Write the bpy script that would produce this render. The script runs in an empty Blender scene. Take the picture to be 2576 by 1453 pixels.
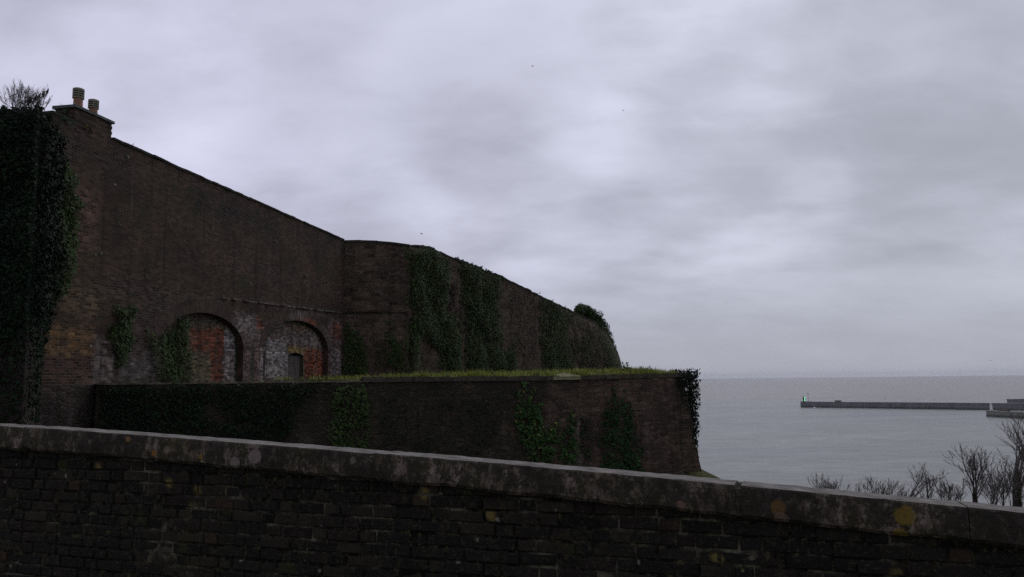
import bpy, bmesh, math, random
import numpy as np
from mathutils import Vector, Matrix, noise as mnoise
from mathutils.bvhtree import BVHTree

random.seed(7)
rng = np.random.default_rng(7)
scene = bpy.context.scene
col = scene.collection

# ------------------------------------------------------------------ camera
EYE = 35.0                       # metres above the sea
F, CX, CY = 2003.0, 1288.0, 726.5   # measured on a 2576 px wide copy of the photo
SEA_R = 14000.0                  # the horizon, about where it lies for this eye height
PITCH = math.atan(232.5 / F) - EYE / SEA_R
ROLL = -0.0118
cam_d = bpy.data.cameras.new("camera")
cam_d.sensor_width = 36.0
cam_d.lens = 36.0 * F / 2576.0
cam_d.clip_start = 0.1
cam_d.clip_end = 200000.0
cam = bpy.data.objects.new("camera", cam_d)
col.objects.link(cam)
CAMR = Matrix.Rotation(math.pi / 2 + PITCH, 3, 'X') @ Matrix.Rotation(ROLL, 3, 'Z')
cam.matrix_world = Matrix.Translation((0, 0, EYE)) @ CAMR.to_4x4()
scene.camera = cam

# ------------------------------------------------------------------ light
scene.view_settings.view_transform = 'Standard'
scene.view_settings.look = 'None'
scene.view_settings.exposure = 0.0
scene.view_settings.gamma = 1.0
scene.cycles.max_bounces = 6
scene.cycles.diffuse_bounces = 3
scene.cycles.glossy_bounces = 2
scene.cycles.volume_bounces = 1
scene.cycles.use_denoising = False
SUN_EL, SUN_AZ = math.radians(52), math.radians(28)     # ahead of the camera, a little to the right

sun_d = bpy.data.lights.new("sun", 'SUN')
sun_d.energy = 0.5
sun_d.angle = math.radians(25)
sun_d.color = (1.0, 0.96, 0.92)
sun = bpy.data.objects.new("sun", sun_d)
col.objects.link(sun)
sdir = Vector((math.sin(SUN_AZ) * math.cos(SUN_EL), math.cos(SUN_AZ) * math.cos(SUN_EL), math.sin(SUN_EL)))
sun.rotation_euler = sdir.to_track_quat('Z', 'Y').to_euler()

world = bpy.data.worlds.new("World")
scene.world = world
world.use_nodes = True


class NT:
    """tiny helper to write node trees"""
    def __init__(self, tree):
        self.t = tree
        tree.nodes.clear()

    def n(self, typ, **kw):
        nd = self.t.nodes.new(typ)
        for k, v in kw.items():
            setattr(nd, k, v)
        return nd

    def put(self, sock, v):
        if isinstance(v, bpy.types.NodeSocket):
            self.t.links.new(v, sock)
        elif v is not None:
            if hasattr(sock, 'default_value'):
                dv = sock.default_value
                if hasattr(dv, '__len__') and not isinstance(v, (tuple, list)):
                    v = (v,) * len(dv)
                if hasattr(dv, '__len__') and len(dv) == 4 and len(v) == 3:
                    v = (*v, 1.0)
                sock.default_value = v

    def math(self, op, a, b=None, c=None, clamp=False):
        nd = self.n('ShaderNodeMath', operation=op, use_clamp=clamp)
        self.put(nd.inputs[0], a)
        if b is not None: self.put(nd.inputs[1], b)
        if c is not None: self.put(nd.inputs[2], c)
        return nd.outputs[0]

    def vmath(self, op, a, b=None, scale=None):
        nd = self.n('ShaderNodeVectorMath', operation=op)
        self.put(nd.inputs[0], a)
        if b is not None: self.put(nd.inputs[1], b)
        if scale is not None: self.put(nd.inputs['Scale'], scale)
        return nd.outputs['Value'] if op in ('DOT_PRODUCT', 'LENGTH') else nd.outputs['Vector']

    def sep(self, v):
        nd = self.n('ShaderNodeSeparateXYZ'); self.put(nd.inputs[0], v)
        return nd.outputs[0], nd.outputs[1], nd.outputs[2]

    def comb(self, x, y, z):
        nd = self.n('ShaderNodeCombineXYZ')
        for i, v in enumerate((x, y, z)): self.put(nd.inputs[i], v)
        return nd.outputs[0]

    def noise(self, vec, scale, detail=4, rough=0.55, dist=0.0, color=False):
        nd = self.n('ShaderNodeTexNoise')
        self.put(nd.inputs['Vector'], vec)
        self.put(nd.inputs['Scale'], scale); self.put(nd.inputs['Detail'], detail)
        self.put(nd.inputs['Roughness'], rough); self.put(nd.inputs['Distortion'], dist)
        return nd.outputs['Color'] if color else nd.outputs[0]

    def voro(self, vec, scale, feature='F1', rand=1.0):
        nd = self.n('ShaderNodeTexVoronoi', feature=feature)
        self.put(nd.inputs['Vector'], vec); self.put(nd.inputs['Scale'], scale)
        self.put(nd.inputs['Randomness'], rand)
        return nd

    def ss(self, v, a, b, lo=0.0, hi=1.0):
        nd = self.n('ShaderNodeMapRange', interpolation_type='SMOOTHSTEP')
        self.put(nd.inputs[0], v)
        for i, x in enumerate((a, b, lo, hi)): self.put(nd.inputs[i + 1], x)
        return nd.outputs[0]

    def ramp(self, fac, stops, interp='LINEAR'):
        nd = self.n('ShaderNodeValToRGB')
        cr = nd.color_ramp; cr.interpolation = interp
        while len(cr.elements) < len(stops): cr.elements.new(0.5)
        for e, (p, c) in zip(cr.elements, stops):
            e.position = p
            e.color = (*c, 1.0) if len(c) == 3 else c
        self.put(nd.inputs[0], fac)
        return nd.outputs[0]

    def mix(self, fac, a, b, blend='MIX'):
        nd = self.n('ShaderNodeMix', data_type='RGBA', blend_type=blend)
        self.put(nd.inputs[0], fac); self.put(nd.inputs[6], a); self.put(nd.inputs[7], b)
        return nd.outputs[2]

    def bump(self, h, strength=0.5, dist=0.02, normal=None):
        nd = self.n('ShaderNodeBump')
        self.put(nd.inputs['Strength'], strength); self.put(nd.inputs['Distance'], dist)
        self.put(nd.inputs['Height'], h)
        if normal is not None: self.put(nd.inputs['Normal'], normal)
        return nd.outputs[0]

    def out(self, color, rough=0.9, normal=None, spec=0.3, **kw):
        p = self.n('ShaderNodeBsdfPrincipled')
        self.put(p.inputs['Base Color'], color); self.put(p.inputs['Roughness'], rough)
        self.put(p.inputs['Specular IOR Level'], spec)
        if normal is not None: self.put(p.inputs['Normal'], normal)
        for k, v in kw.items(): self.put(p.inputs[k.replace('_', ' ')], v)
        o = self.n('ShaderNodeOutputMaterial')
        self.t.links.new(p.outputs[0], o.inputs[0])
        return p


def new_mat(name):
    m = bpy.data.materials.new(name)
    m.use_nodes = True
    return m, NT(m.node_tree)


# ---- overcast sky: Nishita light under a thick layer of cloud
w = NT(world.node_tree)
tc = w.n('ShaderNodeTexCoord')
dirv = w.vmath('NORMALIZE', tc.outputs['Generated'])
dx, dy, dz = w.sep(dirv)
sky = w.n('ShaderNodeTexSky', sky_type='NISHITA', sun_disc=False)
sky.sun_elevation = SUN_EL
sky.sun_rotation = SUN_AZ
zz = w.math('ADD', w.math('MAXIMUM', dz, 0.0), 0.34)
cp = w.comb(w.math('DIVIDE', dx, zz), w.math('DIVIDE', dy, zz), 0.0)
cp = w.vmath('ADD', cp, (3.1, 1.7, 0.0))
cpx = w.vmath('MULTIPLY', cp, (1.15, 1.5, 1.0))
big = w.noise(cpx, 1.0, 3, 0.5, 0.3)
mid = w.noise(cpx, 2.6, 5, 0.5, 0.2)
wisp = w.noise(w.vmath('MULTIPLY', cp, (1.0, 1.6, 1.0)), 6.0, 5, 0.55, 0.3)
cl = w.math('ADD', w.math('MULTIPLY', big, 0.48), w.math('ADD', w.math('MULTIPLY', mid, 0.35), w.math('MULTIPLY', wisp, 0.17)))
bright = w.ss(cl, 0.36, 0.64, 4.2, 6.15)


def sky_spot(px, py, width, amt):
    """a brighter or darker place in the cloud deck"""
    global bright
    d = (CAMR @ Vector(((px - CX) / F, -(py - CY) / F, -1))).normalized()
    dd = w.vmath('DOT_PRODUCT', dirv, tuple(d))
    g = w.ss(dd, math.cos(math.radians(width)), 1.0, 0.0, amt)
    bright = w.math('ADD', bright, w.math('MULTIPLY', g, w.ss(cl, 0.3, 0.7, 0.5, 1.4)))


sky_spot(1880, 470, 8, 0.9)
sky_spot(1480, 340, 5, 0.5)
sky_spot(1500, -120, 20, 0.9)
sky_spot(1780, 60, 7, 0.7)
sky_spot(700, 560, 15, 0.7)
sky_spot(1180, 650, 8, 0.6)
sky_spot(150, 60, 15, 0.9)
sky_spot(1250, 260, 9, -0.7)
sky_spot(2250, 300, 13, -0.3)
sky_spot(760, 330, 8, -0.4)
sky_spot(2200, 730, 9, -0.3)
# sky dimmed behind the camera, out of view, so the walls stay dark
behind = w.ss(dy, -0.7, 0.55, 0.62, 1.0)
bright = w.math('MULTIPLY', bright, behind)
nearh = w.ss(dz, 0.14, 0.01, 0.0, 0.8)
bright = w.math('ADD', w.math('MULTIPLY', bright, w.math('SUBTRACT', 1.0, nearh)), w.math('MULTIPLY', nearh, 4.7))
low = w.ss(dz, 0.0, 0.16, 0.88, 1.0)
bright = w.math('MULTIPLY', bright, low)
# lilac to the left, neutral grey to the right
tint = w.mix(w.ss(dx, -0.45, 0.5), (0.965, 0.965, 1.20), (0.945, 0.985, 1.15))
ccol = w.mix(1.0, tint, w.comb(bright, bright, bright), 'MULTIPLY')
ccol = w.mix(0.04, ccol, sky.outputs[0])
bg = w.n('ShaderNodeBackground')
w.put(bg.inputs['Color'], ccol)
w.put(bg.inputs['Strength'], 0.1)
wo = w.n('ShaderNodeOutputWorld')
w.t.links.new(bg.outputs[0], wo.inputs[0])


# ------------------------------------------------------------------ helpers
def ray(px, py):
    return (CAMR @ Vector(((px - CX) / F, -(py - CY) / F, -1))).normalized()


def at(px, py, Y):
    d = ray(px, py)
    return Vector((0, 0, EYE)) + d * (Y / d.y)


def horizon(px):
    return 959.0 - 0.0118 * (px - CX)


def plan(px, Y):
    p = at(px, horizon(px), Y)
    return Vector((p.x, p.y))


def tag(o, label=None, cat=None, group=None, kind=None):
    if label: o['label'] = label
    if cat: o['category'] = cat
    if group: o['group'] = group
    if kind or label: o['kind'] = kind or 'thing'
    return o


def empty(name, loc=(0, 0, 0)):
    o = bpy.data.objects.new(name, None)
    o.empty_display_size = 0.3
    o.location = loc
    col.objects.link(o)
    return o


def link(name, me, mats, parent=None, smooth=False):
    o = bpy.data.objects.new(name, me)
    for m in (mats if isinstance(mats, (list, tuple)) else [mats]):
        me.materials.append(m)
    if smooth:
        me.polygons.foreach_set('use_smooth', [True] * len(me.polygons))
    col.objects.link(o)
    if parent is not None:
        o.parent = parent
        o.matrix_parent_inverse = Matrix.Translation(parent.location).inverted()
    return o


class MB:
    """collects shapes, then links them as one mesh object"""
    def __init__(self):
        self.v, self.f, self.uv, self.mi = [], [], [], []
        self.m = 0

    def face(self, pts, uvs=None):
        b = len(self.v)
        self.v += [tuple(p) for p in pts]
        self.f.append(tuple(range(b, b + len(pts))))
        self.uv.append(uvs if uvs else [(0, 0)] * len(pts))
        self.mi.append(self.m)

    def box(self, o, ax, ay, az, jit=0.0):
        """o corner, three edge vectors; vertices shared"""
        o, ax, ay, az = Vector(o), Vector(ax), Vector(ay), Vector(az)
        b = len(self.v)
        for k in range(8):
            p = o + ax * (k & 1) + ay * ((k >> 1) & 1) + az * ((k >> 2) & 1)
            if jit: p = p + Vector((random.uniform(-jit, jit) for _ in range(3)))
            self.v.append(tuple(p))
        fs = [(0, 2, 3, 1), (4, 5, 7, 6), (0, 1, 5, 4), (2, 6, 7, 3), (0, 4, 6, 2), (1, 3, 7, 5)]
        if ax.cross(ay).dot(az) < 0: fs = [tuple(reversed(f)) for f in fs]
        for f in fs:
            self.f.append(tuple(b + i for i in f)); self.uv.append([(0, 0)] * 4); self.mi.append(self.m)

    def grid(self, P, UV=None, flip=False):
        """P[i][j] points, shared vertices"""
        b = len(self.v); ni, nj = len(P), len(P[0])
        for r in P: self.v += [tuple(p) for p in r]
        for i in range(ni - 1):
            for j in range(nj - 1):
                q = [(i, j), (i + 1, j), (i + 1, j + 1), (i, j + 1)]
                if flip: q.reverse()
                self.f.append(tuple(b + a * nj + c for a, c in q))
                self.uv.append([UV[a][c] for a, c in q] if UV else [(0, 0)] * 4)
                self.mi.append(self.m)

    def tube(self, pts, rad, n=5, cap=True):
        pts = [Vector(p) for p in pts]
        b = len(self.v)
        up = Vector((0.31, 0.2, 0.93))
        for i, p in enumerate(pts):
            d = (pts[min(i + 1, len(pts) - 1)] - pts[max(i - 1, 0)])
            d = d.normalized() if d.length > 1e-9 else Vector((0, 0, 1))
            a = d.cross(up)
            if a.length < 1e-3: a = d.cross(Vector((1, 0, 0)))
            a.normalize(); c = d.cross(a)
            r = rad[i] if isinstance(rad, (list, tuple)) else rad
            for k in range(n):
                t = 2 * math.pi * k / n
                self.v.append(tuple(p + a * (r * math.cos(t)) + c * (r * math.sin(t))))
        for i in range(len(pts) - 1):
            for k in range(n):
                k2 = (k + 1) % n
                self.f.append((b + i * n + k, b + i * n + k2, b + (i + 1) * n + k2, b + (i + 1) * n + k))
                self.uv.append([(0, 0)] * 4); self.mi.append(self.m)
        if cap:
            self.f.append(tuple(b + k for k in reversed(range(n)))); self.uv.append([(0, 0)] * n); self.mi.append(self.m)
            e = b + (len(pts) - 1) * n
            self.f.append(tuple(e + k for k in range(n))); self.uv.append([(0, 0)] * n); self.mi.append(self.m)

    def lathe(self, prof, o, n=20, axis=None):
        """prof (r, h) pairs about an axis through o"""
        o = Vector(o); z = Vector(axis).normalized() if axis is not None else Vector((0, 0, 1))
        a = z.cross(Vector((0.3, 1, 0.1))).normalized(); c = z.cross(a)
        b = len(self.v)
        for r, h in prof:
            for k in range(n):
                t = 2 * math.pi * k / n
                self.v.append(tuple(o + z * h + a * (r * math.cos(t)) + c * (r * math.sin(t))))
        for i in range(len(prof) - 1):
            for k in range(n):
                k2 = (k + 1) % n
                self.f.append((b + i * n + k, b + i * n + k2, b + (i + 1) * n + k2, b + (i + 1) * n + k))
                self.uv.append([(0, 0)] * 4); self.mi.append(self.m)
        for e, rev in ((b, True), (b + (len(prof) - 1) * n, False)):
            idx = [e + k for k in range(n)]
            if rev: idx.reverse()
            self.f.append(tuple(idx)); self.uv.append([(0, 0)] * n); self.mi.append(self.m)

    def mesh(self, name):
        me = bpy.data.meshes.new(name)
        me.from_pydata(self.v, [], self.f)
        uvl = me.uv_layers.new(name='UVMap')
        flat = [c for f in self.uv for p in f for c in p]
        uvl.data.foreach_set('uv', flat)
        me.polygons.foreach_set('material_index', self.mi)
        me.update()
        return me

    def build(self, name, mats, parent=None, smooth=False):
        return link(name, self.mesh(name), mats, parent, smooth)

    def bvh(self):
        return BVHTree.FromPolygons([Vector(p) for p in self.v], self.f)


def fbm(p, s, o=3):
    return mnoise.fractal(Vector(p) * s, 1.0, 2.0, o)


# ------------------------------------------------------------------ materials
def brick_nodes(h, uv, w_=0.225, hgt=0.075, c1=(0.1, 0.07, 0.06), c2=(0.2, 0.13, 0.11), mortar=(0.2, 0.18, 0.16),
                msize=0.008, wob=0.012):
    wobv = h.vmath('SCALE', h.vmath('SUBTRACT', h.noise(uv, 2.5, 3, color=True), (0.5, 0.5, 0.5)), scale=wob * 2)
    p = h.vmath('ADD', uv, wobv)
    b = h.n('ShaderNodeTexBrick')
    h.put(b.inputs['Vector'], p)
    for k, v in (('Color1', c1), ('Color2', c2), ('Mortar', mortar), ('Scale', 1.0), ('Mortar Size', msize),
                 ('Mortar Smooth', 0.3), ('Bias', 0.0), ('Brick Width', w_), ('Row Height', hgt)):
        h.put(b.inputs[k], v)
    return b.outputs['Color'], b.outputs['Fac'], p


def boxmask(h, uv, u0, u1, v0, v1, soft=0.1, wob=0.25, ws=1.6):
    q = h.vmath('ADD', uv, h.vmath('SCALE', h.vmath('SUBTRACT', h.noise(uv, ws, 5, 0.6, color=True), (0.5, 0.5, 0.5)), scale=wob * 2))
    x, y, _ = h.sep(q)
    m = h.math('MULTIPLY', h.ss(x, u0 - soft, u0 + soft), h.ss(x, u1 + soft, u1 - soft))
    m2 = h.math('MULTIPLY', h.ss(y, v0 - soft, v0 + soft), h.ss(y, v1 + soft, v1 - soft))
    return h.math('MULTIPLY', m, m2)


def uvnode(h):
    return h.n('ShaderNodeTexCoord').outputs['UV']


def wall_brick(name, patches=(), base=((0.064, 0.041, 0.030), (0.108, 0.067, 0.048)), mortar=(0.100, 0.078, 0.062), dark=0.5, whites=True):
    """weathered brick; patches = (u0,u1,v0,v1,soft,colour,amount)"""
    m, h = new_mat(name)
    uv = uvnode(h)
    c, fac, p = brick_nodes(h, uv, c1=base[0], c2=base[1], mortar=mortar)
    var, _, _ = brick_nodes(h, uv, c1=(0.25, 0.25, 0.25), c2=(1.45, 1.45, 1.45), mortar=(0.8, 0.8, 0.8))
    cell = h.sep(h.voro(h.vmath('MULTIPLY', p, (4.4, 13.3, 1.0)), 1.0, rand=0.15).outputs['Color'])[1]
    var = h.mix(1.0, var, h.ramp(cell, [(0.0, (0.55, 0.55, 0.55)), (1.0, (1.35, 1.35, 1.35))]), 'MULTIPLY')
    c = h.mix(0.22, c, h.mix(1.0, c, var, 'MULTIPLY'))
    # broad weathering: soot, lime, algae
    n1 = h.noise(uv, 0.55, 6, 0.62, 0.4)
    n2 = h.noise(h.vmath('MULTIPLY', uv, (1.0, 0.35, 1.0)), 1.7, 6, 0.65, 0.3)
    c = h.mix(h.ss(n1, 0.40, 0.68, 0.0, dark), c, (0.028, 0.022, 0.021))
    c = h.mix(h.ss(n2, 0.55, 0.75, 0.0, 0.45), c, (0.15, 0.105, 0.085))
    c = h.mix(h.ss(h.noise(uv, 0.9, 5, 0.6), 0.54, 0.70, 0.0, 0.55), c, (0.046, 0.054, 0.026))
    for (u0, u1, v0, v1, soft, pc, amt) in patches:
        k = boxmask(h, uv, u0, u1, v0, v1, soft)
        k = h.math('MULTIPLY', k, h.ss(h.noise(uv, 3.2, 5, 0.65), 0.34, 0.56, 0.15, amt))
        lum = pc[0] * .3 + pc[1] * .6 + pc[2] * .1
        jc = tuple(x * 0.30 for x in pc) if (pc[0] > 2.2 * pc[1]) else tuple(x * 0.55 for x in pc) if lum > 0.26 else tuple(x * 0.7 + 0.11 for x in pc)
        tinted = h.mix(1.0, pc, var, 'MULTIPLY')
        jo = h.mix(h.math('MULTIPLY', fac, 0.85), tinted, jc)
        c = h.mix(k, c, jo)
    st_ = h.noise(h.vmath('MULTIPLY', uv, (2.6, 0.16, 1.0)), 1.0, 6, 0.65, 0.2)
    c = h.mix(h.ss(st_, 0.52, 0.66, 0.0, 0.55), c, (0.024, 0.021, 0.016))
    st2 = h.noise(h.vmath('MULTIPLY', h.vmath('ADD', uv, (7.3, 2.1, 0.0)), (3.4, 0.22, 1.0)), 1.0, 6, 0.7, 0.2)
    c = h.mix(h.ss(st2, 0.60, 0.72, 0.0, 0.45), c, (0.17, 0.145, 0.12))
    # single dark bricks and crumbled gaps
    c = h.mix(h.ss(h.noise(p, 9.0, 2, 0.5), 0.62, 0.72, 0.0, 0.6), c, (0.02, 0.016, 0.015))
    if whites:
        v = h.voro(uv, 1.1)
        c = h.mix(h.ss(v.outputs['Distance'], 0.045, 0.02, 0.0, 0.75), c, (0.5, 0.48, 0.46))
    hh = h.math('ADD', h.math('MULTIPLY', fac, -0.6), h.math('MULTIPLY', h.noise(uv, 14, 4, 0.6), 0.8))
    h.out(c, 0.92, h.bump(hh, 0.7, 0.02), spec=0.15)
    return m


def rubble(name, sc=1.0, c1=(0.042, 0.030, 0.028), c2=(0.115, 0.082, 0.074), mortar=(0.10, 0.085, 0.078), dark=0.6, green=0.4, gspec=0.2, shade_to=None):
    """roughly coursed rubble stone"""
    m, h = new_mat(name)
    uv = uvnode(h)
    wobv = h.vmath('SCALE', h.vmath('SUBTRACT', h.noise(uv, 2.2, 4, 0.6, color=True), (0.5, 0.5, 0.5)), scale=0.16)
    p = h.vmath('ADD', uv, wobv)
    b = h.n('ShaderNodeTexBrick', offset=0.43, squash=1.35, squash_frequency=3)
    h.put(b.inputs['Vector'], p)
    for k, v in (('Color1', c1), ('Color2', c2), ('Mortar', mortar), ('Scale', 1.0), ('Mortar Size', 0.013),
                 ('Mortar Smooth', 0.6), ('Brick Width', 0.34 * sc), ('Row Height', 0.17 * sc)):
        h.put(b.inputs[k], v)
    vo = h.voro(h.vmath('MULTIPLY', p, (0.6, 1.1, 1.0)), 6.5 / sc)
    vd = h.voro(h.vmath('MULTIPLY', p, (0.6, 1.1, 1.0)), 6.5 / sc, 'DISTANCE_TO_EDGE')
    vcol = h.mix(h.sep(vo.outputs['Color'])[0], c1, c2)
    pick = h.ss(h.noise(uv, 0.5, 3), 0.42, 0.58)
    c = h.mix(pick, b.outputs['Color'], h.mix(h.ss(vd.outputs['Distance'], 0.01, 0.07), mortar, vcol))
    n1 = h.noise(uv, 0.6, 6, 0.65, 0.5)
    c = h.mix(h.ss(n1, 0.40, 0.66, 0.0, dark), c, (0.022, 0.018, 0.018))
    st_ = h.noise(h.vmath('MULTIPLY', uv, (2.4, 0.18, 1.0)), 1.0, 6, 0.68, 0.2)
    c = h.mix(h.ss(st_, 0.52, 0.66, 0.0, 0.6), c, (0.026, 0.028, 0.017))
    n2 = h.noise(h.vmath('MULTIPLY', uv, (1.0, 0.25, 1.0)), 1.3, 6, 0.65)
    c = h.mix(h.ss(n2, 0.56, 0.74, 0.0, 0.5), c, (0.15, 0.12, 0.11))
    c = h.mix(h.ss(h.noise(uv, 1.1, 6, 0.65), 0.52, 0.70, 0.0, green), c, (0.030, 0.040, 0.018))
    c = h.mix(h.ss(h.noise(uv, 5.0, 3, 0.6), 0.70, 0.78, 0.0, 0.6), c, (0.22, 0.19, 0.17))
    if shade_to is not None:
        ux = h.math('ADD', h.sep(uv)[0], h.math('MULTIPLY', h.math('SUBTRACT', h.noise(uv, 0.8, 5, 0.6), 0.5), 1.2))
        shade_k = h.math('MULTIPLY', h.ss(ux, shade_to + 0.25, shade_to - 0.25), h.ss(h.noise(uv, 1.6, 6, 0.7), 0.28, 0.56, 0.35, 0.80))
        c = h.mix(shade_k, c, (0.026, 0.027, 0.018))  # shade of the ditch corner painted in: left stretch darkened, ragged edge
    v = h.voro(uv, 0.9)
    c = h.mix(h.ss(v.outputs['Distance'], 0.05, 0.025, 0.0, gspec * 3), c, (0.45, 0.43, 0.41))
    hh = h.math('ADD', h.math('MULTIPLY', h.ss(vd.outputs['Distance'], 0.0, 0.12), 0.8), h.math('MULTIPLY', h.noise(uv, 9, 5, 0.65), 1.0))
    hh = h.math('ADD', hh, h.math('MULTIPLY', b.outputs['Fac'], -0.7))
    h.out(c, 0.95, h.bump(hh, 0.8, 0.045), spec=0.12)
    return m


def leaf_mat(name, a, b, c, rough=0.55, spec=0.07):
    m, h = new_mat(name)
    g = h.n('ShaderNodeNewGeometry')
    cc = h.ramp(g.outputs['Random Per Island'], [(0.0, a), (0.55, b), (0.9, b), (1.0, c)])
    tcx = h.n('ShaderNodeTexCoord').outputs['Object']
    cc = h.mix(h.ss(h.noise(tcx, 1.3, 4), 0.35, 0.65, 0.0, 0.55), cc, a)
    p = h.out(cc, rough, None, spec)
    h.put(p.inputs['Subsurface Weight'], 0.0)
    return m


def plain(name, cA, cB, scale=6.0, rough=0.85, bumpd=0.01, spec=0.2, detail=5):
    m, h = new_mat(name)
    o = h.n('ShaderNodeTexCoord').outputs['Object']
    n = h.noise(o, scale, detail, 0.6, 0.3)
    h.out(h.ramp(n, [(0.32, cA), (0.68, cB)]), rough, h.bump(h.noise(o, scale * 3, 4), 0.5, bumpd), spec)
    return m


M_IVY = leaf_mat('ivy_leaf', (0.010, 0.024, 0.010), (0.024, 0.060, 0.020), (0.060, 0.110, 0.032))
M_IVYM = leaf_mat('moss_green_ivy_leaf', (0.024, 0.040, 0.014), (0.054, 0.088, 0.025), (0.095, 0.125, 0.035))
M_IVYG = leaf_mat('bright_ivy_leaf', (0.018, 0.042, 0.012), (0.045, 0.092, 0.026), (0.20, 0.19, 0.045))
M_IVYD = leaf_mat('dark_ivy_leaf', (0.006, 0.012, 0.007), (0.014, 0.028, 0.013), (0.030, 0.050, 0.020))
M_IVYO = leaf_mat('olive_creeper_leaf', (0.022, 0.026, 0.012), (0.060, 0.066, 0.020), (0.11, 0.11, 0.03))
M_DRY = leaf_mat('brown_creeper_leaf', (0.026, 0.020, 0.015), (0.050, 0.036, 0.024), (0.07, 0.06, 0.03))
M_STEM = plain('ivy_stem', (0.030, 0.024, 0.018), (0.075, 0.058, 0.044), 12)
M_TWIG = plain('bare_twig', (0.085, 0.074, 0.070), (0.17, 0.145, 0.135), 9)
M_BARK = plain('bark', (0.020, 0.018, 0.015), (0.055, 0.046, 0.037), 9)
M_GRASS = leaf_mat('grass_blade', (0.12, 0.15, 0.026), (0.34, 0.37, 0.065), (0.58, 0.50, 0.19), 0.6, 0.2)
M_WEED = leaf_mat('weed_leaf', (0.030, 0.055, 0.020), (0.070, 0.105, 0.035), (0.12, 0.13, 0.05), 0.55, 0.25)
M_SOIL = plain('turf_soil', (0.020, 0.020, 0.010), (0.055, 0.060, 0.022), 3, 0.95)
M_LICHEN_TOP = plain('pale_coping_edge', (0.20, 0.175, 0.155), (0.40, 0.36, 0.33), 7, 0.9, 0.01)
M_SLAB = plain('lichened_slab', (0.05, 0.062, 0.056), (0.14, 0.16, 0.145), 6, 0.9, 0.01)
M_TERRA = plain('terracotta', (0.24, 0.125, 0.085), (0.36, 0.21, 0.155), 7, 0.85)
M_LOUVRE = plain('pale_louvre', (0.20, 0.19, 0.15), (0.38, 0.36, 0.29), 12, 0.8)
M_BLACK = plain('dark_gap', (0.008, 0.008, 0.008), (0.015, 0.014, 0.013), 5)
M_EDGE = plain('dark_mossy_capping', (0.016, 0.016, 0.014), (0.050, 0.046, 0.036), 5, 0.9, 0.02)
M_OUTCAP = plain('mossy_capping_stone', (0.040, 0.034, 0.026), (0.105, 0.088, 0.068), 5, 0.9, 0.03)
M_WOOD = plain('weathered_door_wood', (0.085, 0.066, 0.062), (0.14, 0.115, 0.105), 8, 0.85)
M_BIRD = plain('dark_feather', (0.010, 0.010, 0.012), (0.025, 0.025, 0.028), 30, 0.7)

# ------------------------------------------------------------------ sea, far ground and haze
sea_m, h = new_mat('grey_sea')
oc = h.n('ShaderNodeTexCoord').outputs['Object']
st = h.vmath('MULTIPLY', oc, (0.35, 1.0, 1.0))
wv = h.math('ADD', h.noise(st, 0.055, 5, 0.6, 0.6), h.math('MULTIPLY', h.noise(st, 0.4, 4, 0.6), 0.35))
patch = h.noise(h.vmath('MULTIPLY', oc, (0.25, 1.0, 1.0)), 0.006, 4, 0.55, 0.5)
sc_ = h.ramp(patch, [(0.35, (0.118, 0.137, 0.134)), (0.5, (0.165, 0.170, 0.158)), (0.65, (0.200, 0.192, 0.174))])
rip = h.noise(h.vmath('MULTIPLY', oc, (0.6, 1.0, 1.0)), 0.028, 8, 0.72)
rip2 = h.noise(h.vmath('MULTIPLY', oc, (0.5, 1.0, 1.0)), 0.16, 5, 0.7)
rr_ = h.math('MULTIPLY', h.ss(rip, 0.3, 0.7, 0.72, 1.26), h.ss(rip2, 0.3, 0.7, 0.74, 1.24))
sc_ = h.mix(1.0, sc_, h.comb(rr_, rr_, rr_), 'MULTIPLY')
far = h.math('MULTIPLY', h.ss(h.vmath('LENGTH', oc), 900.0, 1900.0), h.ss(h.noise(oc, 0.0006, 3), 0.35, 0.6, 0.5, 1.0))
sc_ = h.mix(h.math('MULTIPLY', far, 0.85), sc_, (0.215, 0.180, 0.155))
# small breaking crests
crest = h.math('MULTIPLY', h.ss(h.noise(st, 0.045, 4, 0.7, 0.3), 0.715, 0.75), h.ss(h.noise(oc, 0.0025, 2), 0.48, 0.6))
sc_ = h.mix(h.math('MULTIPLY', crest, 0.7), sc_, (0.55, 0.56, 0.57))
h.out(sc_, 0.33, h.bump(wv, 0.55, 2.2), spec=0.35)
b = MB()
b.face([(SEA_R * math.sin(a), SEA_R * math.cos(a), 0) for a in [math.radians(t) for t in range(100, -101, -2)]])
tag(b.build('sea', sea_m), 'calm grey sea stretching to a hazy horizon', 'sea', kind='structure')

# ------------------------------------------------------------------ wall layout (plan, then pixel-derived heights)
Z0 = EYE
C0 = plan(97, 19.9)
C1 = plan(861, 38.0)
wd = (C1 - C0).normalized()                 # along the brick wall, away from the camera
WD = Vector((wd.x, wd.y, 0))
WN = Vector((wd.y, -wd.x, 0))               # its outward normal
WL = (C1 - C0).length


def on_main(px, py, off=0.0):
    """ray on to the brick wall plane -> (u, v) in metres, v from eye level"""
    d = ray(px, py); o = Vector((0, 0, EYE))
    p0 = Vector((C0.x, C0.y, 0)) + WN * off
    t = (p0 - o).dot(WN) / d.dot(WN)
    p = o + d * t
    return (p - p0).dot(WD), p.z - EYE


def mainP(u, v, off=0.0):
    return Vector((C0.x, C0.y, EYE + v)) + WD * u + WN * off


top_a = on_main(290, 354)[1]
top_b = on_main(865, 605)[1]
TOP0 = on_main(127, 280)[1]


def main_top(u):
    ua = on_main(290, 354)[0]
    return top_a + (top_b - top_a) * (u - ua) / (WL - ua)


# arches
def arch(pl, pr, pc, ps):
    ul = on_main(*pl)[0]; ur = on_main(*pr)[0]
    vc = on_main(*pc)[1]
    uc, r = (ul + ur) / 2, (ur - ul) / 2
    vs = on_main(*ps)[1]
    return dict(u=uc, r=r, top=vc, spring=vs, base=-0.9)


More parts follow.
